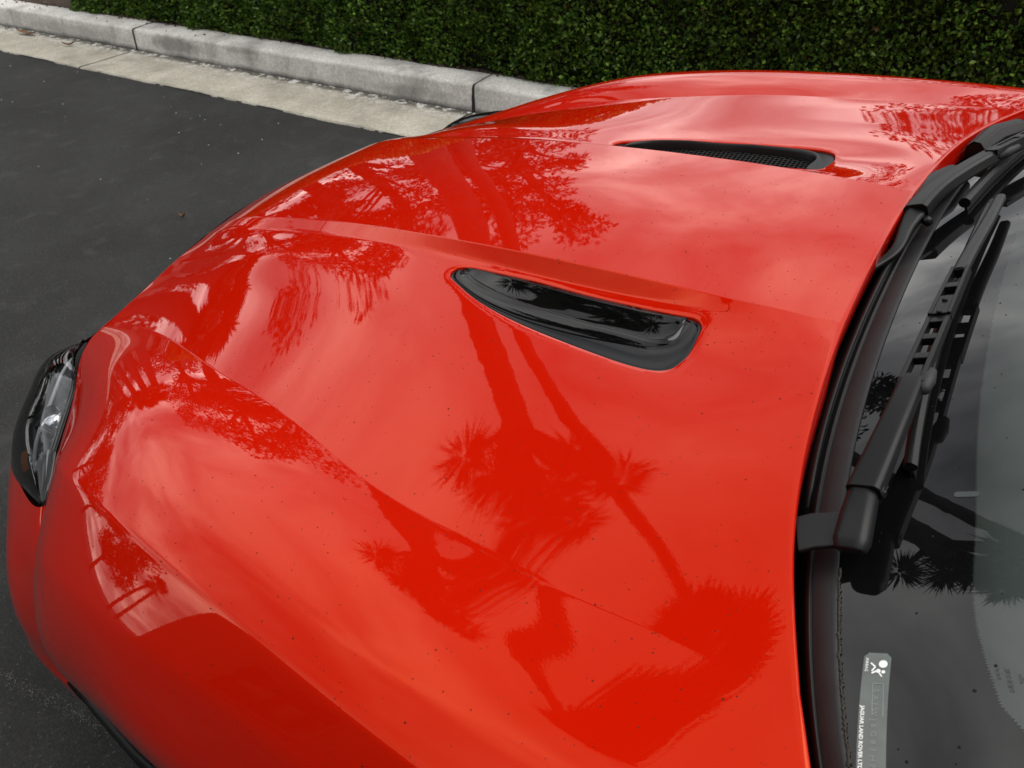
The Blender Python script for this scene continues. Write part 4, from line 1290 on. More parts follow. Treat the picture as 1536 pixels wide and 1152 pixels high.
def make_concrete(name, c0, c1, stain, face=False):
    m, n, l, b = new_mat(name)
    tc = n.new('ShaderNodeTexCoord')
    def noise(s, d, r=.6, vec=None):
        t = n.new('ShaderNodeTexNoise'); t.inputs['Scale'].default_value = s; t.inputs['Detail'].default_value = d; t.inputs['Roughness'].default_value = r
        l.new(vec or tc.outputs['Object'], t.inputs['Vector']); return t
    a = noise(3.2, 8, .62)
    r = n.new('ShaderNodeValToRGB'); r.color_ramp.elements[0].position = .32; r.color_ramp.elements[1].position = .66
    r.color_ramp.elements[0].color = (*c0, 1); r.color_ramp.elements[1].color = (*c1, 1)
    l.new(a.outputs['Fac'], r.inputs[0])
    f = noise(70, 6, .75)
    rf = n.new('ShaderNodeValToRGB'); rf.color_ramp.elements[0].position = .3; rf.color_ramp.elements[1].position = .7
    rf.color_ramp.elements[0].color = (.62, .61, .59, 1); rf.color_ramp.elements[1].color = (1.22, 1.22, 1.21, 1); l.new(f.outputs['Fac'], rf.inputs[0])
    mx = n.new('ShaderNodeMix'); mx.data_type = 'RGBA'; mx.blend_type = 'MULTIPLY'; mx.inputs['Factor'].default_value = 1
    l.new(r.outputs[0], mx.inputs['A']); l.new(rf.outputs[0], mx.inputs['B'])
    # streaks: noise stretched along the vertical, patches of grime
    mp = n.new('ShaderNodeMapping'); mp.inputs['Scale'].default_value = (2.2, 2.0, 1.2); l.new(tc.outputs['Object'], mp.inputs['Vector'])
    s = noise(1.3, 7, .68, mp.outputs[0])
    rs = n.new('ShaderNodeValToRGB'); rs.color_ramp.elements[0].position = .50; rs.color_ramp.elements[1].position = .66
    rs.color_ramp.elements[0].color = (0, 0, 0, 1); rs.color_ramp.elements[1].color = (.65, .65, .65, 1); l.new(s.outputs['Fac'], rs.inputs[0])
    m2 = n.new('ShaderNodeMix'); m2.data_type = 'RGBA'; m2.inputs['B'].default_value = (*stain, 1)
    l.new(rs.outputs[0], m2.inputs['Factor']); l.new(mx.outputs['Result'], m2.inputs['A'])
    last = m2.outputs['Result']
    if face:
        # old splash marks on the kerb face
        for (px, pz, sx, sz, amt) in ((-5.02, .085, .30, .055, .62), (-4.35, .13, .16, .03, .3), (-6.3, .07, .5, .05, .35), (-2.9, .06, .35, .04, .35)):
            mp2 = n.new('ShaderNodeMapping'); mp2.inputs['Location'].default_value = (-px / sx, 0, -pz / sz); mp2.inputs['Scale'].default_value = (1 / sx, 0, 1 / sz)
            l.new(tc.outputs['Object'], mp2.inputs['Vector'])
            ln = n.new('ShaderNodeVectorMath'); ln.operation = 'LENGTH'; l.new(mp2.outputs[0], ln.inputs[0])
            wn_ = noise(9, 5, .65)
            sb = n.new('ShaderNodeMath'); sb.operation = 'MULTIPLY_ADD'; sb.inputs[1].default_value = 1.6; l.new(wn_.outputs['Fac'], sb.inputs[0]); l.new(ln.outputs['Value'], sb.inputs[2])
            mr3 = n.new('ShaderNodeMapRange'); mr3.inputs['From Min'].default_value = 1.95; mr3.inputs['From Max'].default_value = 1.35; mr3.inputs['To Max'].default_value = amt
            l.new(sb.outputs[0], mr3.inputs['Value'])
            mxx = n.new('ShaderNodeMix'); mxx.data_type = 'RGBA'; mxx.inputs['B'].default_value = (.13, .125, .115, 1)
            l.new(mr3.outputs[0], mxx.inputs['Factor']); l.new(last, mxx.inputs['A']); last = mxx.outputs['Result']
    # water line and mineral crust where kerb and gutter meet
    sp = n.new('ShaderNodeSeparateXYZ'); l.new(tc.outputs['Object'], sp.inputs[0])
    wob = noise(5, 5, .6)
    wv = n.new('ShaderNodeMath'); wv.operation = 'MULTIPLY_ADD'; wv.inputs[1].default_value = .05 if face else .09; wv.inputs[2].default_value = -.025 if face else -.045; l.new(wob.outputs['Fac'], wv.inputs[0])
    q = n.new('ShaderNodeMath'); q.operation = 'ADD'; l.new(sp.outputs['Z' if face else 'Y'], q.inputs[0]); l.new(wv.outputs[0], q.inputs[1])
    ramp = n.new('ShaderNodeMapRange')
    if face:
        ramp.inputs['From Min'].default_value = .038; ramp.inputs['From Max'].default_value = .008
    else:
        ramp.inputs['From Min'].default_value = 2.175; ramp.inputs['From Max'].default_value = 2.215
    l.new(q.outputs[0], ramp.inputs['Value'])
    ml = n.new('ShaderNodeMath'); ml.operation = 'MULTIPLY'; ml.inputs[1].default_value = .82; l.new(ramp.outputs[0], ml.inputs[0])
    m3 = n.new('ShaderNodeMix'); m3.data_type = 'RGBA'; m3.inputs['B'].default_value = (.045, .042, .036, 1)
    l.new(ml.outputs[0], m3.inputs['Factor']); l.new(last, m3.inputs['A']); last = m3.outputs['Result']
    if not face:
        cr = n.new('ShaderNodeValToRGB')
        for e, (pos, v) in zip([cr.color_ramp.elements[0], cr.color_ramp.elements[1], cr.color_ramp.elements.new(.5)], ((.30, 0), (.70, 0), (.5, .6))):
            e.position = pos; e.color = (v, v, v, 1)
        mr2 = n.new('ShaderNodeMapRange'); mr2.inputs['From Min'].default_value = 2.06; mr2.inputs['From Max'].default_value = 2.20; l.new(q.outputs[0], mr2.inputs['Value'])
        l.new(mr2.outputs[0], cr.inputs[0])
        cn = noise(16, 6, .75); cm = n.new('ShaderNodeMath'); cm.operation = 'GREATER_THAN'; cm.inputs[1].default_value = .54; l.new(cn.outputs['Fac'], cm.inputs[0])
        mm = n.new('ShaderNodeMath'); mm.operation = 'MULTIPLY'; l.new(cr.outputs[0], mm.inputs[0]); l.new(cm.outputs[0], mm.inputs[1])
        m4 = n.new('ShaderNodeMix'); m4.data_type = 'RGBA'; m4.inputs['B'].default_value = (.56, .55, .51, 1)
        l.new(mm.outputs[0], m4.inputs['Factor']); l.new(last, m4.inputs['A']); last = m4.outputs['Result']
    l.new(last, b.inputs['Base Color'])
    b.inputs['Roughness'].default_value = .88; b.inputs['Specular IOR Level'].default_value = .25
    bp = n.new('ShaderNodeBump'); bp.inputs['Strength'].default_value = .6; bp.inputs['Distance'].default_value = .004
    l.new(f.outputs['Fac'], bp.inputs['Height']); l.new(bp.outputs[0], b.inputs['Normal'])
    return m
M['kerb'] = make_concrete('kerb_concrete', (.56, .55, .52), (.80, .785, .75), (.22, .212, .195), True)
M['gutter'] = make_concrete('gutter_concrete', (.34, .32, .265), (.52, .49, .42), (.24, .225, .19))

JX = [-23.73, -20.69, -17.65, -14.61, -11.575, -8.536, -5.497, -2.458, .581, 3.62, 6.66, 9.70, 12.74]
kerb = empty('kerb'); tag(kerb, kind='structure')
gutter = empty('gutter'); tag(gutter, kind='structure')
def wob(x, s): return .004 * math.sin(3.1 * x + s) + .003 * math.sin(7.7 * x + 2 * s) + .002 * math.sin(19 * x + s)
KPROF = [(2.250, -.06), (2.2505, .0), (2.258, .07), (2.266, .130), (2.2682, .1415), (2.2745, .1485), (2.284, .1515), (2.33, .1528), (2.40, .1535), (2.452, .153), (2.458, .145), (2.460, -.06)]
for a, b in zip(JX[:-1], JX[1:]):
    n = 60; V = []
    for i in range(n + 1):
        x = a + .009 + (b - a - .018) * i / n
        pull = .004 * (math.exp(-i / 1.0) + math.exp(-(n - i) / 1.0))
        for (y, z) in KPROF:
            dy = wob(x, 1) * .6; dz = wob(x, 4) * .5 + RNG.normal(0, .0007)
            V.append((x, y + dy + (pull if y < 2.29 else 0), z + (dz - pull * .6 if z > .1 else 0)))
    m = len(KPROF)
    F = grid_faces(n + 1, m, True) + [tuple(range(m - 1, -1, -1)), tuple(range(n * m, n * m + m))]
    o = mesh_obj('kerb_segment', V, F, M['kerb'], kerb)
    bm = bmesh.new(); bm.from_mesh(o.data); bmesh.ops.recalc_face_normals(bm, faces=bm.faces); bm.to_mesh(o.data); bm.free()
GJ = {}
for j in JX: GJ[j] = -.045 if abs(j + 5.497) < .1 else .01
for a, b in zip(JX[:-1], JX[1:]):
    n = 90; yy = [1.806, 1.812, 1.83, 1.93, 2.03, 2.12, 2.18, 2.215, 2.249]
    zz = [-.03, .009, .012, .010, .0085, .0075, .007, .0065, .006]
    V = []
    for i in range(n + 1):
        for k, (y, z) in enumerate(zip(yy, zz)):
            f = (2.249 - y) / .443
            xa, xb = a + .008 + GJ[a] * f + .012 * math.sin(14 * y), b - .008 + GJ[b] * f + .012 * math.sin(14 * y)
            x = xa + (xb - xa) * i / n
            ed = (wob(x, 2) * 1.1 + RNG.normal(0, .0022)) if k < 2 else 0
            V.append((x, y + ed, z + (RNG.normal(0, .0006) if k else 0)))
    m = len(yy)
    F = grid_faces(n + 1, m)
    o = mesh_obj('gutter_slab', V, F, M['gutter'], gutter)
    bm = bmesh.new(); bm.from_mesh(o.data); bmesh.ops.recalc_face_normals(bm, faces=bm.faces)
    if sum(f.normal.z for f in bm.faces) < 0: bmesh.ops.reverse_faces(bm, faces=bm.faces)
    bm.to_mesh(o.data); bm.free()
M['grime'] = simple('joint_grime', (.02, .019, .017), .95)
gb_ = MB(); gb_.box((JX[0], 1.812, -.05), (JX[-1], 2.249, .0045)); gb_.build('joint_bed', M['grime'], gutter)
for j in JX[1:-1]:
    V = [(j + dx, y + .0035, z - .0035 if z > .1 else z) for dx in (-.012, .012) for (y, z) in KPROF]
    m = len(KPROF)
    mesh_obj('joint_filler', V, grid_faces(2, m, True), M['grime'], kerb, smooth=False)
# planting bed behind the kerb
M['soil'] = simple('bark_soil', (.055, .035, .024), .95, bump=1, bscale=90, var=.7, vscale=40)
nx, ny = 260, 26
V = [(-23.7 + 36 * i / nx, 2.46 + 9 * (j / ny) ** 2, .125 + .02 * math.sin(5 * i) * math.sin(3 * j) * .4 + RNG.normal(0, .008)) for i in range(nx + 1) for j in range(ny + 1)]
bed = mesh_obj('planting_bed', V, grid_faces(nx + 1, ny + 1), M['soil'])
_bm = bmesh.new(); _bm.from_mesh(bed.data); bmesh.ops.recalc_face_normals(_bm, faces=_bm.faces)
if sum(f.normal.z for f in _bm.faces) < 0: bmesh.ops.reverse_faces(_bm, faces=_bm.faces)
_bm.to_mesh(bed.data); _bm.free()
tag(bed, kind='structure')

# ------------------------------------------------------------------ leaves
def leaf_mat(name, dark, light, rough=.38, spec=.5, dead=False):
    m, n, l, b = new_mat(name)
    g = n.new('ShaderNodeNewGeometry')
    r = n.new('ShaderNodeValToRGB')
    r.color_ramp.elements[0].color = (*dark, 1); r.color_ramp.elements[1].color = (*light, 1)
    e = r.color_ramp.elements.new(.75); e.color = (*[(a * .55 + c * .45) for a, c in zip(dark, light)], 1)
    if dead:
        e2 = r.color_ramp.elements.new(.012); e2.color = (*dark, 1)
        r.color_ramp.elements[0].color = (.13, .06, .025, 1)
        e3 = r.color_ramp.elements.new(.011); e3.color = (.10, .05, .02, 1)
    l.new(g.outputs['Random Per Island'], r.inputs[0]); l.new(r.outputs[0], b.inputs['Base Color'])
    b.inputs['Roughness'].default_value = rough
    b.inputs['Specular IOR Level'].default_value = spec
    return m
M['hedge_leaf'] = leaf_mat('hedge_leaf', (.018, .055, .006), (.22, .38, .05), .33, .4, True)
M['hedge_core'] = simple('hedge_twigs', (.010, .011, .006), .9, var=.5, vscale=30)
M['bark'] = simple('bark', (.05, .042, .034), .9, bump=.8, bscale=40, var=.4, vscale=12)
M['frond'] = leaf_mat('palm_frond', (.012, .022, .008), (.045, .07, .025), .45)
M['dead_frond'] = leaf_mat('dead_frond', (.03, .022, .012), (.08, .06, .035), .7)
M['tree_leaf'] = leaf_mat('tree_leaf', (.010, .022, .008), (.035, .06, .02), .45)

def leaf_quads(P, N, L, W, rng, spread=.9, fold=.25):
    """n leaves: two folded halves each; returns V (n*4,3) and tri-quads as F (n*2,3)"""
    n = len(P)
    d = rng.normal(size=(n, 3)) * spread + N
    d /= np.linalg.norm(d, axis=1, keepdims=True)
    s = np.cross(d, rng.normal(size=(n, 3))); s /= np.linalg.norm(s, axis=1, keepdims=True)
    u = np.cross(s, d)
    L = np.broadcast_to(L, n)[:, None]; W = np.broadcast_to(W, n)[:, None]
    a = P; t = P + d * L
    mid = P + d * L * .55
    l_ = mid + s * W / 2 + u * W * fold; r_ = mid - s * W / 2 + u * W * fold
    V = np.stack([a, l_, t, r_], 1).reshape(-1, 3)
    i = np.arange(n)[:, None] * 4
    F = np.concatenate([i + np.array([[0, 2, 1]]), i + np.array([[0, 3, 2]])], 0)
    return V, F

hedge = empty('hedge', (-6.65, 2.85, .13))
tag(hedge, 'clipped dark green hedge of small glossy leaves running behind the pale kerb', 'hedge')
HX0, HX1, HY0, HY1, HZ0, HZ1 = -6.62, 9.5, 2.50, 3.35, .13, 1.08
core = MB(); core.box((HX0 + .09, HY0 + .085, HZ0 - .02), (HX1 - .08, HY1 - .08, HZ1 - .08))
c_ = core.build('twigs', M['hedge_core']); c_.parent = hedge; c_.matrix_parent_inverse = Matrix.Translation(-Vector(hedge.location))
def hedge_leaves():
    rng = np.random.default_rng(3)
    Ps = []; Ns = []; Ls = []
    def bumps(x, z): return .036 * np.sin(4.3 * x + 1.7 * z) + .030 * np.sin(9.1 * x - 7 * z + 1) + .018 * np.sin(17 * x + 13 * z) + .012 * np.sin(31 * x - 23 * z)
    def face(x0, x1, z0, z1, n, lk):
        x = rng.uniform(x0, x1, n); z = z0 + (z1 - z0) * rng.uniform(0, 1, n)
        dep = rng.exponential(.024, n) - .010
        y = HY0 + .014 + bumps(x, z) + dep + .06 * np.clip((z - .95) / .12, 0, 1) ** 2 - .02 * np.clip((.24 - z) / .1, 0, 1)
        end = np.clip((HX0 + .12 - x) / .12, 0, 1); y = y + end ** 2 * .12
        Ps.append(np.column_stack([x, y, z])); Ns.append(np.tile([0, -1.0, .45], (n, 1))); Ls.append(rng.uniform(.020, .036, n) * lk)
    face(HX0, 1.6, HZ0 + .01, HZ1, 88000, 1.0)
    face(1.6, HX1, HZ0 + .01, HZ1, 14000, 2.0)
    n = 26000
    x = rng.uniform(HX0, 2.5, n); y = rng.uniform(HY0, HY1, n)
    Ps.append(np.column_stack([x, y, HZ1 - .02 + bumps(x, y) * .7 - rng.exponential(.02, n)])); Ns.append(np.tile([0, 0, 1.0], (n, 1))); Ls.append(rng.uniform(.018, .030, n) * 1.3)
    n = 7000
    x = HX0 + .02 + rng.exponential(.03, n); y = rng.uniform(HY0 + .05, HY1, n); z = rng.uniform(HZ0, HZ1, n)
    Ps.append(np.column_stack([x, y, z])); Ns.append(np.tile([-1.0, 0, .4], (n, 1))); Ls.append(rng.uniform(.018, .030, n) * 1.2)
    n = 5000
    x = rng.uniform(HX0, HX1, n); z = rng.uniform(HZ0, HZ1, n)
    Ps.append(np.column_stack([x, HY1 - .02 + bumps(x, z), z])); Ns.append(np.tile([0, 1.0, .4], (n, 1))); Ls.append(rng.uniform(.05, .07, n))
    P = np.vstack(Ps); N = np.vstack(Ns); L = np.concatenate(Ls)
    return leaf_quads(P, N, L, L * rng.uniform(.5, .72, len(L)), rng, .55)
V, F = hedge_leaves()
o = fast_mesh('foliage', V - np.array(hedge.location), F, M['hedge_leaf'], hedge)
o['kind'] = 'stuff'

# ------------------------------------------------------------------ palms and trees beyond the hedge (seen in the paintwork and the glass)
def trunk_mesh(path, radii, nseg=14, rough=.012, rng=RNG):
    p = poly_spline(path); n = 70; t = np.linspace(0, 1, n)
    r = np.interp(t, np.linspace(0, 1, len(radii)), radii)
    V, F = tube(p(t), r, nseg)
    V = np.array(V)
    V[:, :] += rng.normal(0, rough, V.shape) * np.array([1, 1, .3])
    return V, F

def spike_ball(c, R, n, w, rng, up=.25, down=-.5):
    """rosette of stiff pointed leaves"""
    d = rng.normal(size=(n, 3)); d /= np.linalg.norm(d, axis=1, keepdims=True)
    d[:, 2] = np.where(d[:, 2] < down, -d[:, 2], d[:, 2]) + up
    d /= np.linalg.norm(d, axis=1, keepdims=True)
    L = R * rng.uniform(.65, 1.12, n)
    s = np.cross(d, rng.normal(size=(n, 3))); s /= np.linalg.norm(s, axis=1, keepdims=True)
    a = c + d * .06
    m = c + d * (L * .5)[:, None]; tip = c + d * L[:, None] + np.array([0, 0, -1]) * (L * rng.uniform(.0, .22, n))[:, None]
    V = np.stack([a, m + s * w, tip, m - s * w], 1).reshape(-1, 3)
    i = np.arange(n)[:, None] * 4
    return V, i + np.array([[0, 1, 2, 3]])

def many_headed_tree(base, lean, h, label):
    root = empty('branching_yucca', base); tag(root, label, 'tree')
    rng = np.random.default_rng(5)
    top = np.array([lean[0], lean[1], h])
    V, F = trunk_mesh([(0, 0, -.1), (top[0] * .3, top[1] * .3, h * .4), tuple(top)], [.21, .185, .175, .16], 16, .014, rng)
    mesh_obj('trunk', V, F, M['bark'], root)
    heads = [(-.75, -.35, .10), (-.55, .35, .55), (-.15, -.1, .75), (.45, .30, .35), (.80, -.25, .05), (.30, -.45, .95), (-.35, .1, 1.25), (.15, .2, 1.45), (.95, .3, .70), (-.05, -.3, .25), (-.75, .1, 1.0), (.55, -.1, 1.55), (-.2, .3, 1.85)]
    for k, hd in enumerate(heads):
        e = top + np.array(hd) * np.array([.80, .80, .80])
        V, F = tube([tuple(top - np.array([0, 0, .25])), tuple(top * .5 + e * .5 + np.array([0, 0, -.12])), tuple(e)], [.055, .045, .035], 8)
        mesh_obj('branch', V, F, M['bark'], root)
        V, F = spike_ball(e, .40 + .06 * rng.uniform(-1, 1), 210, .012, rng, .15, -.8)
        fast_mesh('leaf_rosette', V, F, M['frond'], root)
    return root
many_headed_tree((-4.45, 3.75, .13), (.05, -.05), 6.35, 'thick-trunked tree with many spiky leaf heads mirrored beside the near bonnet vent')

def fan_palm(base, top, label, group=None, R=1.1, r0=.16, r1=.11, nf=46, skirt=True, seed=1):
    rng = np.random.default_rng(seed)
    root = empty('palm_tree', base); tag(root, label, 'palm tree', group)
    t = np.array(top, float)
    V, F = trunk_mesh([(0, 0, -.1), (t[0] * .10, t[1] * .10, t[2] * .35), (t[0] * .45, t[1] * .45, t[2] * .72), tuple(t)], [r0 * 1.25, r0, (r0 + r1) / 2, r1], 12, .010, rng)
    mesh_obj('trunk', V, F, M['bark'], root)
    def frond(az, el, L, droop, fan):
        d = np.array([math.cos(az) * math.cos(el), math.sin(az) * math.cos(el), math.sin(el)])
        s = np.array([-math.sin(az), math.cos(az), 0.0]); u = np.cross(s, d) * -1
        pet = L * .42; b = t + d * .05; e = t + d * pet - np.array([0, 0, 1]) * droop * pet * .25
        V = [b + s * .012, b - s * .012, e - s * .01, e + s * .01]; F = [(0, 1, 2, 3)]
        n = 17
        for k in range(n):
            a = math.radians(-105 + 210 * k / (n - 1))
            dd = d * math.cos(a) + s * math.sin(a)
            l = L * .62 * (1 - .25 * abs(a) / 1.9) * rng.uniform(.85, 1.1)
            m = e + dd * l * .6 + u * .02 - np.array([0, 0, 1]) * droop * l * .10
            tip = e + dd * l - np.array([0, 0, 1]) * droop * l * rng.uniform(.25, .55)
            q = np.cross(dd, u); q /= np.linalg.norm(q) + 1e-9
            w = l * .065
            o = len(V); V += [e, m + q * w, tip, m - q * w]; F.append((o, o + 1, o + 2, o + 3))
        return V, F
    for k in range(nf):
        az = k * 2.39996 + rng.uniform(-.2, .2); el = math.radians(rng.uniform(-38, 82))
        V, F = frond(az, el, R * rng.uniform(.85, 1.12), .8 - .4 * math.sin(el), 1)
        mesh_obj('frond', V, F, M['frond'], root, smooth=False)
    if skirt:
        V = []; F = []
        for k in range(int(nf * .6)):
            v, f = frond(k * 2.39996 + 1, math.radians(rng.uniform(-80, -52)), R * rng.uniform(.55, .8), .3, 1)
            o = len(V); V += v; F += [tuple(i + o for i in q) for q in f]
        mesh_obj('dead_skirt', V, F, M['dead_frond'], root, smooth=False)
    return root
fan_palm((-4.40, 4.15, .13), (1.25, .15, 11.2), 'tall slender leaning palm mirrored along the near side of the bonnet', None, 1.0, .095, .06, 32, True, 2)


def copy_tree(o, parent=None):
    c = o.copy(); COL.objects.link(c)
    if parent is not None: c.parent = parent
    for ch in list(o.children): copy_tree(ch, c)
    return c

PL = '%s palm in the row of four short palms mirrored along the bonnet front'
PG = 'row of palms mirrored in the bonnet front'
row = [(12.0, 15.5, 1.00), (15.5, 14.0, 1.05), (19.0, 13.0, 1.06), (22.5, 12.5, 1.0)]
for i, (az, d, k) in enumerate(row):
    a = math.radians(az)
    loc = (-.6 - d * math.cos(a), -.5 + d * math.sin(a), .02)
    if i == 0:
        proto = fan_palm(loc, (.15, .1, 3.7), PL % 'leftmost', PG, 1.0, .24, .20, 34, True, 9)
        p = proto
    else:
        p = copy_tree(proto); p['label'] = PL % ['leftmost', 'second from left', 'second from right', 'rightmost'][i]; p.location = loc; p.rotation_euler = (0, 0, i * 1.3); p.scale = (k, k, k)

def leafy_tree(name, base, h, cr, label, cat, group=None, seed=1, nleaf=5200, leaf=.13, squash=.8, bare=.35, feather=False):
    rng = np.random.default_rng(seed)
    root = empty(name, base); tag(root, label, cat, group)
    V, F = trunk_mesh([(0, 0, -.1), (.1 * rng.normal(), .1 * rng.normal(), h * .3), (.15 * rng.normal(), .15 * rng.normal(), h * .75)], [.03 * h, .024 * h, .012 * h], 10, .012, rng)
    mesh_obj('trunk', V, F, M['bark'], root)
    cl = []
    for k in range(26):
        th = rng.uniform(0, 2 * math.pi); f = rng.uniform(bare, 1.0)
        rad = cr * math.sqrt(rng.uniform(.05, 1)) * math.sin(math.pi * min(.97, .18 + .82 * (f - bare) / (1 - bare) * .92)) ** .6
        cl.append((rad * math.cos(th), rad * math.sin(th), h * f, cr * rng.uniform(.22, .40)))
    for k in range(0, 26, 2):
        c = cl[k]
        z0 = max(h * .22, c[2] - cr * .8)
        V, F = tube([(0, 0, z0), (c[0] * .5, c[1] * .5, (z0 + c[2]) / 2 + .1), c[:3]], [.011 * h, .007 * h, .003 * h], 6)
        mesh_obj('limb', V, F, M['bark'], root)
    P = []; N = []
    for c in cl:
        n = int(nleaf / 26)
        d = rng.normal(size=(n, 3)); d /= np.linalg.norm(d, axis=1, keepdims=True)
        rr = c[3] * rng.uniform(.25, 1.1, n) ** .7
        P.append(np.array(c[:3]) + d * rr[:, None] * np.array([1, 1, squash])); N.append(d + np.array([0, 0, -.6 if feather else .2]))
    P = np.vstack(P); N = np.vstack(N)
    L = leaf * rng.uniform(.6, 1.3, len(P))
    V, F = leaf_quads(P, N, L, L * (.42 if feather else .6), rng, .6)
    fast_mesh('crown', V, F, M['tree_leaf'], root)
    return root
def polar(az, d, x0=-.5, y0=-.3):
    a = math.radians(az); return (x0 - d * math.cos(a), y0 + d * math.sin(a), .05)
TG = 'trees beyond the hedge mirrored in the bonnet'
lt = '%s of five feathery trees beyond the hedge, mirrored across the bonnet'
leafy_tree('feathery_tree', polar(28.5, 13), 6.9, 2.0, lt % 'leftmost', 'tree', TG, 11, 6077, .17, .5, .28, True)
leafy_tree('feathery_tree', polar(34, 12), 7.2, 1.7, lt % 'second from left', 'tree', TG, 12, 4862, .17, .5, .3, True)
leafy_tree('feathery_tree', polar(40, 12.5), 7.2, 2.0, lt % 'middle', 'tree', TG, 13, 6077, .17, .5, .25, True)
leafy_tree('feathery_tree', polar(48, 11.5), 7.4, 1.9, lt % 'second from right', 'tree', TG, 14, 6077, .17, .5, .25, True)
leafy_tree('feathery_tree', polar(54.5, 11.5), 7.1, 1.5, lt % 'rightmost', 'tree', TG, 15, 4862, .17, .5, .3, True)
lb = 'low leafy tree just over the hedge mirrored at the rear of the far wing'
leafy_tree('leafy_tree', polar(90, 10.5), 3.7, 1.5, lb, 'tree', None, 19, 4200, .10, .8, .25)
SG = 'low shrubs behind the short palms'
for (az, d, h), w, sd_ in zip(((4, 27, 3.1), (11, 25, 2.9), (18, 27, 3.3), (25, 25, 3.0), (32, 27, 3.2)), ('leftmost', 'second from left', 'middle', 'second from right', 'rightmost'), range(51, 56)):
    leafy_tree('shrub', polar(az, d), h, 2.3, '%s of five low shrubs behind the short palms mirrored along the bonnet front' % w, 'shrub', SG, sd_, 3000, .22, .8, .12)
# across the road: broad trees, two far palms, a long low dark building
BG = 'broad trees mirrored in the near wing'
ll = '%s of five broad trees mirrored at the front of the near wing'
leafy_tree('broad_tree', polar(-3, 34), 9.0, 4.2, ll % 'second from right', 'tree', BG, 21, 9000, .30, .8, .38)
leafy_tree('broad_tree', polar(-11, 36), 9.6, 4.0, ll % 'middle', 'tree', BG, 22, 9000, .30, .8, .38)
leafy_tree('broad_tree', polar(-19, 33), 9.2, 4.4, ll % 'second from left', 'tree', BG, 23, 9000, .30, .8, .38)
leafy_tree('broad_tree', polar(-27.5, 36), 8.2, 3.9, ll % 'leftmost', 'tree', BG, 24, 9000, .30, .8, .34)
leafy_tree('broad_tree', polar(8, 36), 8.0, 3.4, ll % 'rightmost', 'tree', BG, 25, 9000, .30, .8, .34)
FG = 'two small far palms mirrored in the near wing'
fp = fan_palm(polar(-34.2, 40), (.6, .3, 6.5), 'right one of two small far palms mirrored low on the near wing', FG, 1.3, .2, .15, 26, False, 31)
q = copy_tree(fp); q['label'] = 'left one of two small far palms mirrored low on the near wing'; q.location = polar(-36.0, 41); q.rotation_euler = (0, 0, 2.0)

M['render_wall'] = simple('dark_brown_render', (.075, .06, .05), .8, bump=.3, bscale=60, var=.15)
M['roof_edge'] = simple('roof_edge', (.05, .05, .05), .6)
M['win'] = simple('window_glass', (.01, .012, .014), .05)
def long_building():
    root = empty('long_building', (-8.6, -7.5, 0)); tag(root, 'long plain building beside the car park mirrored dark in the lower near wing', 'building')
    w = MB(); w.box((0, -10, 0), (36, 0, 5.8)); w.build('wall', M['render_wall'], root)
    r = MB(); r.box((-.25, -10.3, 5.8), (36.3, .25, 6.1)); r.build('roof', M['roof_edge'], root)
    for i in range(8):
        x = 2.0 + 4.2 * i
        f = MB(); f.box((x, -.02, .9), (x + 2.0, .06, 2.7)); o = f.build('window', M['roof_edge'], root)
        g = MB(); g.box((x + .1, .05, 1.0), (x + 1.9, .07, 2.6)); g.build('pane', M['win'], o)
    return root
long_building()

# ------------------------------------------------------------------ litter and drops
def crumbs(name, pts, size, mat, rng):
    mb_v = []; mb_f = []
    for p in pts:
        s = size * rng.uniform(.5, 1.4); o = len(mb_v)
        for d in ((1, 0, 0), (0, 1, 0), (-1, 0, 0), (0, -1, 0), (0, 0, .8), (0, 0, -.3)):
            mb_v.append((p[0] + d[0] * s * rng.uniform(.6, 1.4), p[1] + d[1] * s * rng.uniform(.6, 1.4), p[2] + d[2] * s))
        for a, b in ((0, 1), (1, 2), (2, 3), (3, 0)):
            mb_f += [(o + a, o + b, o + 4), (o + b, o + a, o + 5)]
    ob = mesh_obj(name, mb_v, mb_f, mat, smooth=False)
    return ob
rng = np.random.default_rng(44)
pts = [(x, y, .001) for x, y in zip(rng.uniform(-6.4, -3.2, 34), rng.uniform(.9, 1.75, 34))] + [(x, y, .002) for x, y in zip(rng.uniform(-4.5, -1.5, 10), rng.uniform(-.9, 1.4, 10))]
o = crumbs('grit', pts, .0034, simple('pale_grit', (.50, .49, .46), .8), rng)
tag(o, 'pale stone grit scattered over the dark asphalt', 'grit', kind='stuff')
# chalky scuff line of fine grit on the asphalt by the front wheel
pts = []
for k in range(900):
    t = rng.uniform(-.6, 1.6); x = -1.433 + .41 * t; y = -1.067 + .062 * t
    pts.append((x + rng.normal(0, .012), y + rng.normal(0, .009), .0006))
o = crumbs('scuff_line', pts, .0010, simple('chalky_grit', (.20, .195, .185), .9), rng)
tag(o, 'thin pale scuff line of fine grit on the asphalt beside the car', 'scuff line', kind='stuff')
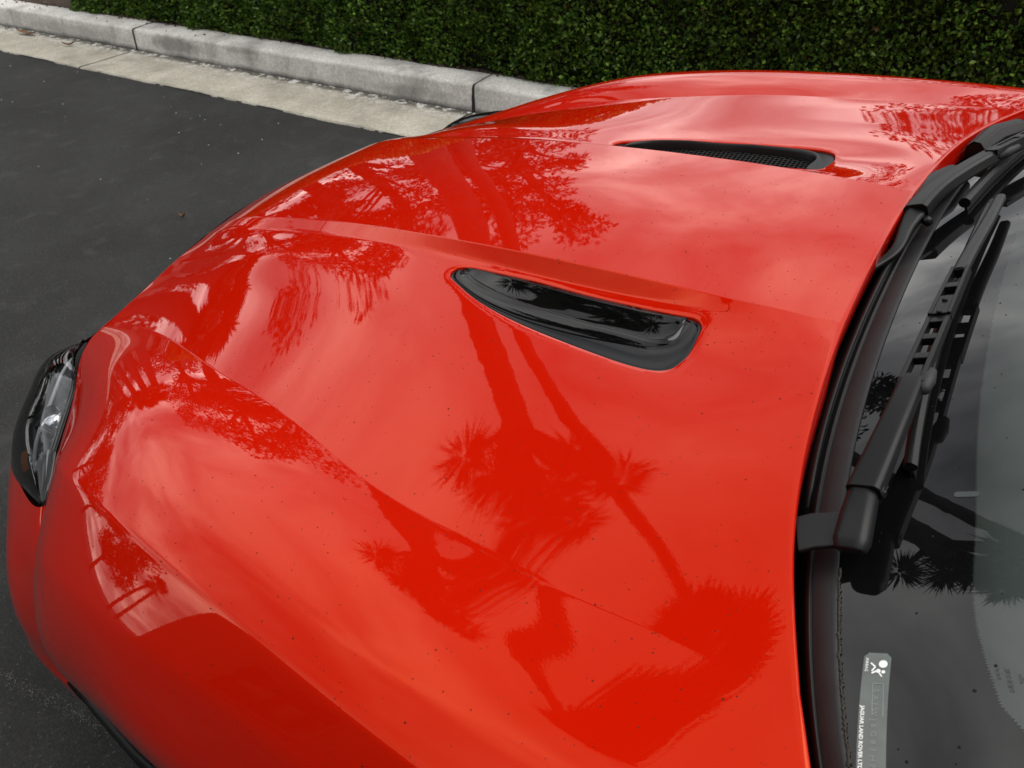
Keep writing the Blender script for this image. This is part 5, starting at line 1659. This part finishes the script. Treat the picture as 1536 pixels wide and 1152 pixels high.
# dead leaf crumbs along the kerb top under the hedge
pts = [(x, 2.47 - abs(rng.normal(0, .018)), .155 + .003) for x in rng.uniform(-7.4, -1.8, 260)] + [(x, rng.uniform(2.30, 2.46), .157) for x in rng.uniform(-7.4, -4.5, 26)]
o = crumbs('leaf_litter', pts, .009, simple('dead_leaf', (.045, .026, .015), .8, var=.5, vscale=40), rng)
tag(o, 'dark dead leaf litter along the kerb top under the hedge', 'leaf litter', kind='stuff')
M['dry_leaf'] = simple('dry_leaf', (.16, .075, .03), .7, var=.4, vscale=60)
def dry_leaf(loc, rz, L, W, label, group=None):
    V = []; n = 9
    for i in range(n):
        t = i / (n - 1); w = W * math.sin(math.pi * min(1, max(.03, t))) ** .8 / 2
        z = .006 + .018 * (2 * t - 1) ** 2
        V += [(L * (t - .5), -w, z + .010), (L * (t - .5), 0, z), (L * (t - .5), w, z + .008)]
    ob = mesh_obj('dry_leaf', V, grid_faces(n, 3), M['dry_leaf']); ob.location = loc; ob.rotation_euler = (0, 0, rz)
    return tag(ob, label, 'leaf', group)
dry_leaf((-6.80, 2.16, .012), .05, .26, .05, 'curled brown leaf lying in the gutter below the kerb', None)
dry_leaf((-6.12, 2.10, .012), .5, .10, .03, 'small brown leaf in the gutter nearest the kerb joint', None)
dry_leaf((-2.923, .627, .002), .25, .040, .012, 'tiny pale leaf fragment alone on the dark asphalt', None)

# dried drops and specks on paint and glass
def specks(name, n, mat, label, on_glass):
    V = []; F = []
    rng = np.random.default_rng(8 if on_glass else 6)
    k = 0
    while k < n:
        if on_glass:
            y = rng.uniform(-.80, .5); s = rng.uniform(.01, .40); p = glass_pt(y, s); nn = GN
            r = rng.uniform(.0006, .0016) * (1 if rng.uniform() < .8 else 1.2)
        else:
            i = int(rng.uniform(.02, .99) ** .75 * len(US)); j = rng.integers(0, len(VS))
            sg = -1 if rng.uniform() < .6 else 1
            if VS[j] > 10: 
                if rng.uniform() < .6: continue
            p = HP[i, j] + (HP[min(i + 1, len(US) - 1), j] - HP[i, j]) * rng.uniform(); nn = HN[i, j]
            if poly_sd(np.array([[p[0], p[1]]]), VOUT)[0][0] < .004: continue
            p = p * np.array([1, sg, 1]); nn = nn * np.array([1, sg, 1])
            r = rng.uniform(.0005, .0011) * (1 if rng.uniform() < .88 else 1.35)
        a = np.cross(nn, [0, 1, .3]); a /= np.linalg.norm(a); b = np.cross(nn, a)
        o = len(V); m = 7
        for hh, rr in ((-.0002, 1.0), (.28, .75)):
            for q in range(m):
                an = 2 * math.pi * q / m
                V.append(p + (a * math.cos(an) + b * math.sin(an)) * r * rr + nn * (r * hh if hh > 0 else hh))
        V.append(p + nn * r * .38)
        for q in range(m):
            q2 = (q + 1) % m
            F += [(o + q, o + q2, o + m + q2, o + m + q), (o + m + q, o + m + q2, o + 2 * m)]
        k += 1
    ob = mesh_obj(name, V, F, mat)
    return tag(ob, label, 'specks', kind='stuff')
M['speck'] = simple('dried_speck', (.085, .010, .004), .5, spec=.12)
M['speck_glass'] = simple('dried_speck_on_glass', (.008, .008, .008), .6, spec=.15)
specks('dried_drops', 2300, M['speck'], 'tiny dark dried drops sprinkled over the red bonnet', False)
specks('dried_drops', 170, M['speck_glass'], 'tiny dark specks sprinkled over the windscreen glass', True)
